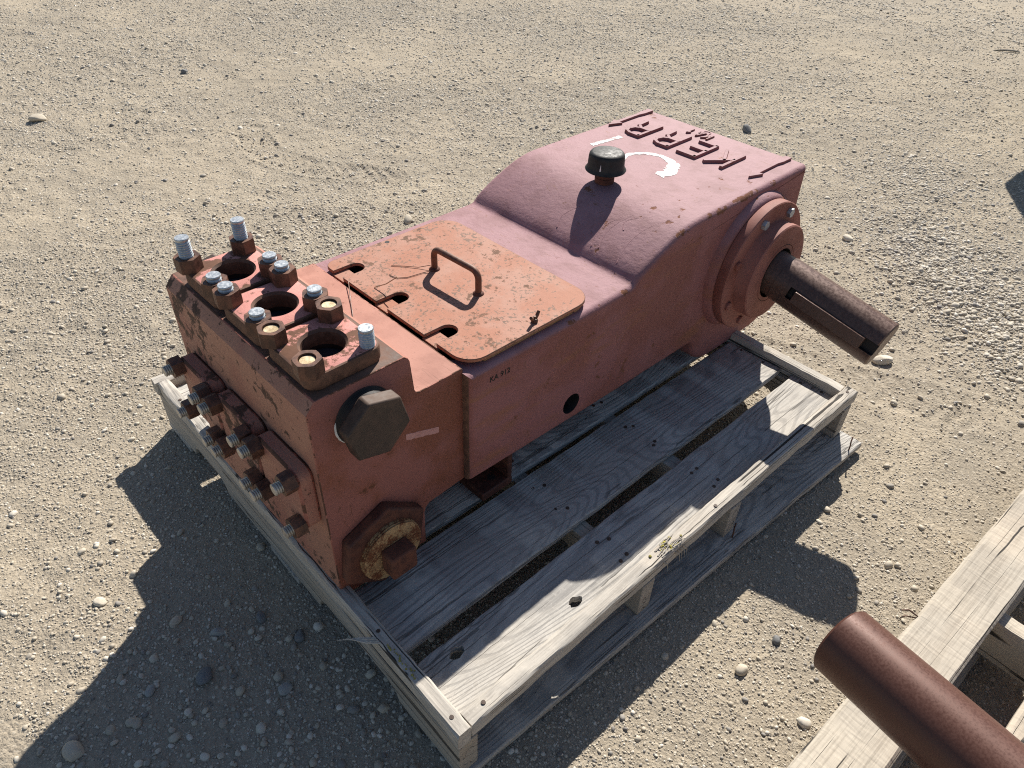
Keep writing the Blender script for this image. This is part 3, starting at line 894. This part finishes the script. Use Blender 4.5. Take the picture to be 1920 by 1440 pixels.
carve(crank, [MB().prism(rrect(0.298 - B[0], 0.575 - B[0], 0.352 - B[1], 0.722 - B[1], 0.03), 0.33 - B[2], 0.52 - B[2], mi=1),
              MB().lathe([(0.0235, 0.0), (0.0235, 0.10)], (0.559 - B[0], 0.30 - B[1], 0.270 - B[2]), (0, 1, 0), seg=32, mi=1)])
for p in crank.data.polygons:
    if p.normal.x < -0.8 and p.center.x + B[0] < 0.297 and p.material_index == 0: p.material_index = 2
# hub boss ring cast on the side
XS, ZS = 1.1438, 0.3772
part('bearing_boss', MB().lathe([(0.1660, -0.004), (0.1645, 0.003), (0.1605, 0.013), (0.1565, 0.0185), (0.1500, 0.0205)], (XS, 0.308, ZS), (0, -1, 0), seg=64), 'crank', parent=crank)
flange = part('bearing_flange', MB().lathe([(0.1535, 0.0), (0.1545, 0.0015), (0.1545, 0.0215), (0.1525, 0.0236), (0.110, 0.0240)], (XS, 0.2873, ZS), (0, -1, 0), seg=64), 'hub')
hub = part('seal_hub', MB().lathe([(0.1150, 0.0), (0.1135, 0.002), (0.1135, 0.0325), (0.1110, 0.0352), (0.0700, 0.0354), (0.0694, 0.0340), (0.0684, 0.0340), (0.0678, 0.0354), (0.0600, 0.0354), (0.0592, 0.0345), (0.0592, 0.006), (0.0001, 0.006)], (XS, 0.2634, ZS), (0, -1, 0), seg=72, cap1=False), ['hub', 'void'])
for p in hub.data.polygons:
    c = p.center
    if math.hypot(c.x + B[0] - XS, c.z + B[2] - ZS) < 0.0598 or 0.0682 < math.hypot(c.x + B[0] - XS, c.z + B[2] - ZS) < 0.0692: p.material_index = 1
bolt_me = MB().prism([(0.0108 * math.cos(R_(60 * k)), 0.0108 * math.sin(R_(60 * k))) for k in range(6)], -0.0085, 0.0, 'y').mesh('flange_bolt')
bolt_me.materials.append(MAT['zinc'])
bolt_red = MB().lathe([(0.0102, 0.0), (0.0102, 0.005), (0.0085, 0.0068), (0.0001, 0.0068)], (0, 0, 0), (0, -1, 0), seg=16, cap1=False).mesh('flange_bolt')
bolt_red.materials.append(MAT['hub'])
for k, ang in enumerate((64, 111.5, 158, 204, 250, 296, 340, 22)):
    x = XS + 0.1325 * math.cos(R_(ang)); z = ZS + 0.1325 * math.sin(R_(ang))
    make('flange_bolt', bolt_me if k < 2 else bolt_red, 'zinc', flange, loc=(x - B[0], 0.2634 - B[1], z - B[2]), rot=(0, random.uniform(0, 1), 0))
# drive shaft, sagging slightly towards its free end, with keyway and key
sd = Vector((0.0012, -0.272, -0.0545)).normalized()
s0 = Vector((XS, 0.2287, ZS)); L = 0.2775
RS = 0.0532
shaft = part('drive_shaft', MB().lathe([(RS * 0.97, -0.028), (RS * 0.97, 0.022), (RS, 0.0225), (RS, L - 0.003), (RS - 0.003, L)], s0, sd, seg=64), 'shaft')
ang = R_(167)
kn = Vector((math.cos(ang), 0, math.sin(ang))); kn = (kn - sd * kn.dot(sd)).normalized()
kt = sd.cross(kn).normalized()
def keybox(l0, l1, r0, r1, w):
    vs = [s0 + sd * l + kn * r + kt * s for l in (l0, l1) for r in (r0, r1) for s in (-w, w)]
    return MB().add(vs, [(0, 1, 3, 2), (4, 6, 7, 5), (0, 4, 5, 1), (2, 3, 7, 6), (0, 2, 6, 4), (1, 5, 7, 3)])
kb = keybox(0.060, L + 0.02, RS - 0.013, RS + 0.02, 0.0138)
cut = MB(); cut.v = [tuple(Vector(v) - Vector(B)) for v in kb.v]; cut.f = kb.f; cut.mi = kb.mi
shaft.data.materials.append(MAT['void'])
cut.mi = [1] * len(cut.f)
carve(shaft, [cut])
part('shaft_key', keybox(0.076, L - 0.030, RS - 0.0128, RS + 0.0090, 0.0134), 'shaft', parent=shaft, bevel=0.0010)

# feet
m = MB().box(0.341, 0.42, 0.3265, 0.43, Z0, 0.147).box(0.4075, 0.4198, 0.3275, 0.44, 0.1472, 0.2272)
m.box(0.31, 0.4195, 0.4302, 0.46, Z0 + 0.0005, 0.2265)
foot = part('foot', m, 'rustred', bevel=0.003)
part('bolt_hole', MB().lathe([(0.0001, 0.1474), (0.0082, 0.1474), (0.0082, 0.1465)], (0.385, 0.3527, 0), seg=20, cap0=False, cap1=False), 'void', parent=foot)
part('foot', MB().box(0.341, 0.42, 0.67, 0.7735, Z0, 0.147).box(0.4075, 0.4198, 0.66, 0.7725, 0.1472, 0.2272).box(0.31, 0.4195, 0.64, 0.6698, Z0 + 0.0005, 0.2265), 'rustred', bevel=0.003)
part('foot', MB().box(1.295, 1.405, 0.335, 0.42, 0.1325, 0.158).box(1.29, 1.345, 0.345, 0.41, 0.1582, 0.22), 'rustred', bevel=0.004)
part('foot', MB().box(1.295, 1.405, 0.68, 0.765, 0.1325, 0.158).box(1.29, 1.345, 0.69, 0.755, 0.1582, 0.22), 'rustred', bevel=0.004)

# inspection hatch with slots, handle and wing nut
sl = lambda yc, w=0.0165, x1=0.357: [(0.3005, yc - w), (x1 - w, yc - w)] + [(x1 - w + w * math.sin(a), yc - w * math.cos(a)) for a in [math.pi * k / 8 for k in range(1, 8)]] + [(x1 - w, yc + w), (0.3005, yc + w)]
ol = []
c4 = rrect(0.3005, 0.6125, 0.3205, 0.7475, (0.040, 0.045, 0.045, 0.022))
# counter-clockwise outline starting after the x0/y1 corner, down the slotted front edge
front = []
for yc in (0.696, 0.5565, 0.418):
    s_ = sl(yc)
    front += s_[::-1]
ol = c4 + front
hatch = part('inspection_hatch', MB().prism(ol, 0.4855, 0.4925), ['hatch', 'edge'], bevel=0.0012, edge_slot=1)
part('gasket', MB().prism(rrect(0.560, 0.6085, 0.3250, 0.7430, (0.004, 0.042, 0.042, 0.004)), 0.4782, 0.4853), 'gasket', parent=hatch)
part('gasket', MB().prism(rrect(0.340, 0.5595, 0.3252, 0.3445, 0.004), 0.4782, 0.4852), 'gasket', parent=hatch)
part('gasket', MB().prism(rrect(0.330, 0.5595, 0.7235, 0.7425, 0.004), 0.4782, 0.4852), 'gasket', parent=hatch)
for yc in (0.696, 0.5565, 0.418):
    part('baffle_tab', MB().box(0.2995, 0.3325, yc - 0.020, yc + 0.020, 0.4785, 0.4848), 'hatch', parent=hatch)
f0, f1 = Vector((0.4513, 0.5919, 0.4925)), Vector((0.4569, 0.4709, 0.4925))
ht = 0.046; rb = 0.016
e = (f1 - f0).normalized(); hp = [f0 - Vector((0, 0, 0.001)), f0 + Vector((0, 0, ht - rb))]
for k in range(1, 7):
    a = math.pi / 2 * k / 6
    hp.append(f0 + e * rb * (1 - math.cos(a)) + Vector((0, 0, ht - rb + rb * math.sin(a))))
for k in range(7):
    a = math.pi / 2 * k / 6
    hp.append(f1 - e * rb * (1 - math.sin(a)) + Vector((0, 0, ht - rb + rb * math.cos(a))))
hp.append(f1 - Vector((0, 0, 0.001)))
part('handle', MB().tube(hp, 0.0062, 14), 'rust', parent=hatch)
for f_ in (f0, f1):
    part('weld_bead', MB().lathe([(0.0110, 0.0), (0.0098, 0.0025), (0.0060, 0.005)], f_, seg=18), 'rustred', parent=hatch)
part('screw_hole', MB().lathe([(0.0001, 0.4929), (0.0048, 0.4929), (0.0048, 0.4924)], (0.4457, 0.738, 0), seg=16, cap0=False, cap1=False), 'void', parent=hatch)
W0 = Vector((0.4705, 0.3380, 0.4925))
m = MB().lathe([(0.0062, 0), (0.0062, 0.004), (0.0046, 0.007), (0.0024, 0.0072), (0.0024, 0.012)], W0, seg=12)
for s in (-1, 1):
    p0 = W0 + Vector((s * 0.004, s * 0.001, 0.005)); p1 = W0 + Vector((s * 0.0135, s * 0.0035, 0.0155)); p2 = W0 + Vector((s * 0.010, s * 0.003, 0.007))
    m.tube([p0, (p0 + p1) / 2, p1], [0.0026, 0.0034, 0.0028], 8)
part('wing_nut', m, 'rust', parent=hatch)

# breather cap
BX, BYY, BZ = 0.9005, 0.5575, 0.5553
neck = part('breather_cap', MB().lathe([(0.0400, 0.0275), (0.0440, 0.0268), (0.0447, 0.0285), (0.0415, 0.0330), (0.0398, 0.0365), (0.0388, 0.0560), (0.0378, 0.0615), (0.0350, 0.0650), (0.0300, 0.0664), (0.0001, 0.0672)], (BX, BYY, BZ), seg=48, cap0=True, cap1=False), 'black')
part('breather_neck', MB().lathe([(0.0215, -0.001), (0.0215, 0.010), (0.0200, 0.0108), (0.0200, 0.0272)], (BX, BYY, BZ), seg=32), 'rustred', parent=neck)
part('paint_mark', MB().add([(BX - 0.0375, BYY - 0.0135, BZ + 0.036), (BX - 0.0360, BYY - 0.0170, BZ + 0.036), (BX - 0.0362, BYY - 0.0152, BZ + 0.052)], [(0, 1, 2)]), 'white', parent=neck)

# cast lettering on top: reader stands behind the crankcase, letters run towards +y
ZT = 0.5553
def stroke(m, pts, w, h, base=ZT - 0.003, closed=False):
    """raised stroke with sloped sides along a 2D polyline (x, y)"""
    for i in range(len(pts) - 1):
        p, q = Vector(pts[i]), Vector(pts[i + 1])
        d = (q - p).normalized(); n = Vector((-d.y, d.x))
        a, b = p - d * w * 0.45, q + d * w * 0.45
        hh = ZT + h + 0.00025 * (i % 3)
        vs = []
        for (c, s) in ((a, -1), (b, 1)):
            vs += [(*(c - n * w * 0.62 + d * s * 0.0008), base), (*(c + n * w * 0.62 + d * s * 0.0008), base), (*(c + n * w * 0.42 - d * s * 0.0008), hh), (*(c - n * w * 0.42 - d * s * 0.0008), hh)]
        m.add(vs, [(0, 1, 2, 3), (4, 7, 6, 5), (0, 4, 5, 1), (1, 5, 6, 2), (2, 6, 7, 3), (3, 7, 4, 0)])
    return m
def lx(px, py, y0, x_top=1.158, H=0.092, W_=0.046):
    return (x_top + H * (1 - py), y0 + W_ * px)
GLY = {
    'K': [[(0, 0), (0, 1)], [(0.05, 0.42), (1.0, 1.0)], [(0.36, 0.62), (1.0, 0.0)]],
    'E': [[(0, 0), (0, 1)], [(0, 1), (1, 1)], [(0, 0.5), (0.85, 0.5)], [(0, 0), (1, 0)]],
    'R': [[(0, 0), (0, 1)], [(0, 1), (0.6, 1), (0.88, 0.93), (1.0, 0.77), (0.88, 0.6), (0.6, 0.52), (0, 0.52)], [(0.55, 0.52), (0.95, 0.35), (1.0, 0.0)]],
    'A': [[(0, 0), (0.5, 1)], [(0.5, 1), (1, 0)], [(0.2, 0.36), (0.8, 0.36)]],
    '1': [[(0.5, 0), (0.5, 1)], [(0.5, 1), (0.2, 0.75)]],
}
for ch, y0 in (('K', 0.4285), ('E', 0.5035), ('R', 0.5825), ('R', 0.6705)):
    m = MB()
    for st in GLY[ch]:
        stroke(m, [lx(a, b, y0) for a, b in st], 0.0086, 0.0072)
    o = part('cast_letter', m, 'crank', parent=crank, smooth=False)
for ch, y0 in (('K', 0.551), ('A', 0.5745), ('1', 0.602)):
    m = MB()
    for st in GLY[ch]:
        stroke(m, [lx(a, b, y0, 1.276, 0.030, 0.016) for a, b in st], 0.0042, 0.0045)
    part('cast_letter', m, 'crank', parent=crank, smooth=False)
m = MB()
stroke(m, [(1.318 + 0.0095 * math.cos(a), 0.578 + 0.0095 * math.sin(a)) for a in [2 * math.pi * k / 14 for k in range(15)]], 0.0022, 0.0012)
part('cast_ring', m, 'crank', parent=crank, smooth=False)
m = MB()
stroke(m, [(1.175, 0.449), (1.214, 0.449), (1.221, 0.453), (1.221, 0.461), (1.214, 0.465), (1.175, 0.465)], 0.0022, 0.0004)
part('rust_outline', m, 'hatch', parent=crank, smooth=False)
for yc in (0.3575, 0.7705 - 0.004):
    pts = [(1.158, yc), (1.196, yc - 0.0145), (1.196, yc - 0.0050), (1.276, yc - 0.0050), (1.296, yc - 0.0085), (1.330, yc - 0.0085), (1.330, yc + 0.0085), (1.296, yc + 0.0085), (1.276, yc + 0.0050), (1.196, yc + 0.0050), (1.196, yc + 0.0145)]
    part('cast_arrow', MB().prism(pts, ZT - 0.002, ZT + 0.0060), ['crank'], parent=crank, bevel=0.0008)
# white spray marks: a stroke and an arc
def ribbon(cl, w, z, seed, jag=0.18):
    r = random.Random(seed); L_, Rr = [], []
    n = len(cl)
    for i, p in enumerate(cl):
        a, b = Vector(cl[max(0, i - 1)]), Vector(cl[min(n - 1, i + 1)])
        d = (b - a).normalized(); nn = Vector((-d.y, d.x))
        ww = w[i] if isinstance(w, list) else w
        L_.append(Vector(p) + nn * ww * (1 + r.uniform(-jag, jag))); Rr.append(Vector(p) - nn * ww * (1 + r.uniform(-jag, jag)))
    vs = [(*p, z) for p in L_] + [(*p, z) for p in Rr]
    return MB().add(vs, [(i, i + 1, n + i + 1, n + i) for i in range(n - 1)])
cl = [(1.0325 + 0.097 * t, 0.712 - 0.0115 * t) for t in [k / 24 for k in range(25)]]
part('paint_mark', ribbon(cl, 0.0068, ZT + 0.0009, 1, 0.28), 'spray', parent=crank)
arc = [Vector(p) for p in ((1.022, 0.606), (1.052, 0.617), (1.080, 0.606), (1.101, 0.583), (1.108, 0.555), (1.100, 0.527), (1.080, 0.506), (1.048, 0.494), (1.012, 0.498))]
cl = []
for i in range(len(arc) - 1):
    p0, p1, p2, p3 = arc[max(0, i - 1)], arc[i], arc[i + 1], arc[min(len(arc) - 1, i + 2)]
    for k in range(6):
        t_ = k / 6
        cl.append(tuple(0.5 * ((2 * p1) + (-p0 + p2) * t_ + (2 * p0 - 5 * p1 + 4 * p2 - p3) * t_ ** 2 + (-p0 + 3 * p1 - 3 * p2 + p3) * t_ ** 3)))
ws = [0.0062 + 0.0085 * smooth01(np.array(i / len(cl)), 0.45, 0.8) for i in range(len(cl))]
part('paint_mark', ribbon(cl, [float(w) for w in ws], ZT + 0.0009, 2, 0.3), 'spray', parent=crank)
# stamped number on the crankcase flank
cu = bpy.data.curves.new('stamp', 'FONT'); cu.body = 'KA 912'; cu.size = 0.0155; cu.extrude = 0.0003
to = bpy.data.objects.new('stamp', cu); COL.objects.link(to)
bpy.context.view_layer.update()
tm = bpy.data.meshes.new_from_object(to.evaluated_get(bpy.context.evaluated_depsgraph_get()))
bpy.data.objects.remove(to, do_unlink=True)
make('stamped_number', tm, 'void', crank, loc=(0.337 - B[0], CY0 - 0.0004 - B[1], 0.4450 - B[2]), rot=(math.pi / 2, R_(1.5), 0), smooth=False)
# drips and casting ridges on the hump
rs = random.Random(12)
def hump_z(x):
    best = None
    for (xa, za), (xb, zb) in zip(ctop[:-1], ctop[1:]):
        if xa <= x <= xb and xb > xa and za > 0.4: best = za + (zb - za) * (x - xa) / (xb - xa)
    return best
for yc, xa, xb in ((0.372, 0.735, 0.86), (0.430, 0.745, 0.85), (0.447, 0.742, 0.835), (0.468, 0.765, 0.80), (0.545, 0.745, 0.815), (0.415, 0.80, 0.845)):
    pts = []
    for k in range(12):
        x = xa + (xb - xa) * k / 11
        pts.append((x, yc + 0.012 * math.sin(k * 0.35) + rs.uniform(-0.0006, 0.0006), hump_z(x) - 0.0010))
    part('paint_run', MB().tube(pts, [0.0022] + [0.0013] * 10 + [0.0006], 6), 'crank', parent=crank)

# ------------------------------------------------------------------ second pallet with another pump's shaft, lower right
Q = (0.95, -0.78, 0.0)
pal2 = tag(empty('wooden_pallet', Q, -0.036), 'pale rough-sawn wooden pallet at the lower right under a brown steel shaft', 'pallet', 'wooden pallets')
QT, QB = 0.138, 0.115
board('deck_board', -0.95, 0.85, 0.3165, 0.4130, QB, QT, 'beam', pal2, (0, 0, 0), seed=50, rough=0.0008, bev=0.006)
board('deck_board', -0.95, 0.85, 0.1300, 0.2300, QB, QT, 'beam', pal2, (0, 0, 0), seed=51, rough=0.0008, bev=0.006)
board('deck_board', -0.95, 0.85, -0.080, 0.040, QB, QT, 'beam', pal2, (0, 0, 0), seed=52, rough=0.0008, bev=0.006)
board('deck_board', -0.95, 0.85, -0.290, -0.170, QB, QT, 'beam', pal2, (0, 0, 0), seed=53, rough=0.0008, bev=0.006)
for i, x in enumerate((-0.90, -0.125, 0.78)):
    board('stringer', x, x + 0.034, -0.30, 0.4080, 0.022, QB - 0.0003, 'beam', pal2, (0, 0, 0), 'y', seed=60 + i, rough=0.0012)
for i, y in enumerate((0.305, 0.02, -0.28)):
    board('bottom_board', -0.95, 0.85, y, y + 0.1, 0.004, 0.0217, 'stringer', pal2, (0, 0, 0), seed=70 + i)
m = MB().tube([(-0.24, 0.4110, QT - 0.004), (-0.247, 0.427, QT + 0.004), (-0.262, 0.435, QT + 0.008)], 0.0013, 6)
make('nail', m, 'rust', pal2)
m = MB().tube([(-0.243, 0.4110, QT - 0.006), (-0.255, 0.425, QT - 0.004), (-0.268, 0.429, QT - 0.001)], 0.0011, 6)
make('nail', m, 'rust', pal2)

d2 = Vector((-0.2145, -1.0, 0.0928)).normalized()
p2 = Vector((0.4578, -0.3, 0.2892)) + d2 * 0.0057
b2 = p2 + d2 * 0.62
P2B = Vector((b2.x, b2.y, QT))
pump2 = tag(empty('plunger_pump', P2B), 'brown steel shaft of another pump reaching in over the lower right pallet', 'pump', 'red plunger pumps')
make('drive_shaft', MB().lathe([(0.0500, 0), (0.0535, 0.0035), (0.0535, 0.55)], p2, d2, seg=64), 'shaft2', pump2, tuple(P2B))
make('seal_hub', MB().lathe([(0.0600, 0.499), (0.110, 0.4995), (0.1126, 0.502), (0.1126, 0.535), (0.154, 0.536), (0.154, 0.558)], p2, d2, seg=56), 'hub', pump2, tuple(P2B))
yaw2 = math.atan2(d2.x, -d2.y)
c2 = p2 + d2 * 0.80
m = MB().box(-0.30, 0.26, -0.24, 0.2425, QT + 0.001, 0.545)
o = make('crankcase', m, 'crank', pump2, bevel=0.03, seg=4)
o.location = (c2.x - P2B.x, c2.y - P2B.y, -P2B.z); o.rotation_euler = (0, 0, -yaw2 * -1)

# ------------------------------------------------------------------ machine beyond the right edge that throws the shadow there
mo = tag(empty('equipment_cabinet', (4.343, 0.0, 0)), 'grey steel cabinet on legs standing just beyond the right edge of the picture', 'cabinet')
make('housing', MB().box(-0.605, 0.6, -0.75, 0.688, 0.55, 1.35), 'grey', mo, bevel=0.05, seg=4)
for sx, sy in ((-0.30, -0.6), (0.5, -0.6), (-0.30, 0.30), (0.5, 0.30)):
    make('leg', MB().box(sx - 0.03, sx + 0.03, sy - 0.03, sy + 0.03, -0.02, 0.56), 'grey', mo, bevel=0.004)

# ------------------------------------------------------------------ notable single stones
STONES = [  # x, y, size, tone, label
    (0.3896, 3.429, 0.030, 'a', 'pale angular stone alone on the dirt at the far left'),
    (1.189, 3.721, 0.019, 'b', 'small dark stone beside the tyre marks, upper left'),
    (-0.126, 0.322, 0.0115, 'c', 'round grey pebble in the shadow in front of the near pallet corner'),
    (-0.163, 0.499, 0.0105, 'c', 'flat grey pebble in the shadow left of the pallet'),
    (-0.090, 0.475, 0.0115, 'b', 'blue-grey pebble in the shadow close to the pallet edge'),
    (-0.211, 0.572, 0.0100, 'a', 'tan disc-shaped pebble just inside the shadow tip'),
    (-0.430, 0.443, 0.0150, 'a', 'pale stone at the bottom left corner'),
    (-0.2195, 0.4318, 0.0150, 'b', 'largest dark blue-grey pebble in the lower left shadow'),
    (2.832, 1.338, 0.026, 'b', 'dark rounded stone behind the crankcase'),
    (1.088, 1.613, 0.020, 'a', 'pale stone behind the inspection hatch'),
    (1.602, 0.079, 0.022, 'd', 'flat cream stone under the end of the drive shaft'),
    (2.20, 0.50, 0.016, 'd', 'small white stone right of the bearing flange'),
    (0.50, -0.19, 0.0110, 'a', 'tan angular pebble on the sunlit dirt between the two pallets'),
    (0.60, -0.20, 0.0085, 'b', 'dark cube-like pebble between the two pallets'),
    (-0.055, 0.395, 0.0125, 'b', 'dark oval pebble in the shadow beside the near pallet corner notch'),
    (-0.300, 0.470, 0.0100, 'c', 'small grey pebble in the lower left shadow near its sunlit border'),
    (-0.02, 0.18, 0.0095, 'a', 'tan pebble in the shadow just in front of the near pallet corner'),
    (-0.30, 0.700, 0.0100, 'd', 'pale pebble on sunlit dirt left of the shadow notch'),
]
tones = {'a': ((0.44, 0.38, 0.29), (0.56, 0.50, 0.41)), 'b': ((0.15, 0.15, 0.15), (0.25, 0.25, 0.245)), 'c': ((0.30, 0.295, 0.275), (0.41, 0.40, 0.37)), 'd': ((0.56, 0.49, 0.38), (0.68, 0.62, 0.52))}
for k, (c0, c1) in tones.items():
    MAT['stone_' + k] = steel('stone_tone_' + k, c0, c1, 0.85, 0.0, 60, 0.4, 0.2)
for i, (x, y, s, tn, lab) in enumerate(STONES):
    me_ = pebble_mesh('stone', 300 + i, 3, 0.55)
    me_.materials.append(MAT['stone_' + tn])
    o = bpy.data.objects.new('stone', me_); COL.objects.link(o)
    s *= 1.3
    o.scale = (s, s * random.uniform(0.8, 1.0), s * 0.95)
    o.rotation_euler = (random.uniform(-0.2, 0.2), random.uniform(-0.2, 0.2), random.uniform(0, 6.28))
    o.location = (x, y, float(ground_z(np.array([x]), np.array([y]))[0]) + s * 0.22)
    tag(o, lab, 'stone', 'single stones lying on the yard')

# ------------------------------------------------------------------ litter: straw on the pump, a stick far right
def straw(name, pts, r, label, mat='straw'):
    P_ = []
    for p in pts:
        x, y, z = p
        P_.append((x * ca - y * sa, x * sa + y * ca, z))
    b = P_[0]
    o = make(name, MB().tube([(p[0] - b[0], p[1] - b[1], p[2] - b[2]) for p in P_], r, 6), mat, loc=b)
    return tag(o, label, 'straw', 'bits of dry grass on the pump')
straw('dry_grass_stem', [(0.325, 0.612, 0.4935), (0.338, 0.592, 0.505), (0.352, 0.575, 0.522)], 0.0010, 'short pale straw standing in the middle hatch slot')
straw('dry_grass_stem', [(0.300, 0.66, 0.494), (0.265, 0.60, 0.4885), (0.225, 0.53, 0.4875), (0.210, 0.47, 0.4870), (0.208, 0.44, 0.4870)], 0.0008, 'long thin dark stem bent across the step behind the clamp plates', 'rust')
straw('dry_grass_stem', [(0.395, 0.655, 0.4936), (0.41, 0.64, 0.4938), (0.43, 0.615, 0.4945), (0.448, 0.598, 0.500)], 0.0007, 'thin wiry stem curling to the foot of the hatch handle', 'rust')
straw('dry_grass_stem', [(0.372, 0.630, 0.4936), (0.375, 0.612, 0.4937), (0.392, 0.600, 0.4938), (0.425, 0.594, 0.4940), (0.445, 0.585, 0.496)], 0.0007, 'fine wiry stem lying in front of the hatch handle', 'rust')
o = make('stick', MB().tube([(-0.06, 0.01, 0.0), (-0.02, 0.0, 0.004), (0.04, -0.006, 0.003), (0.09, 0.0, 0.0)], [0.004, 0.006, 0.006, 0.003], 8), 'stringer', loc=(5.30, 1.05, float(ground_z(np.array([5.3]), np.array([1.05]))[0]) + 0.006), rot=(0, 0, 2.3))
tag(o, 'short brown stick on the ground at the upper right edge', 'stick')
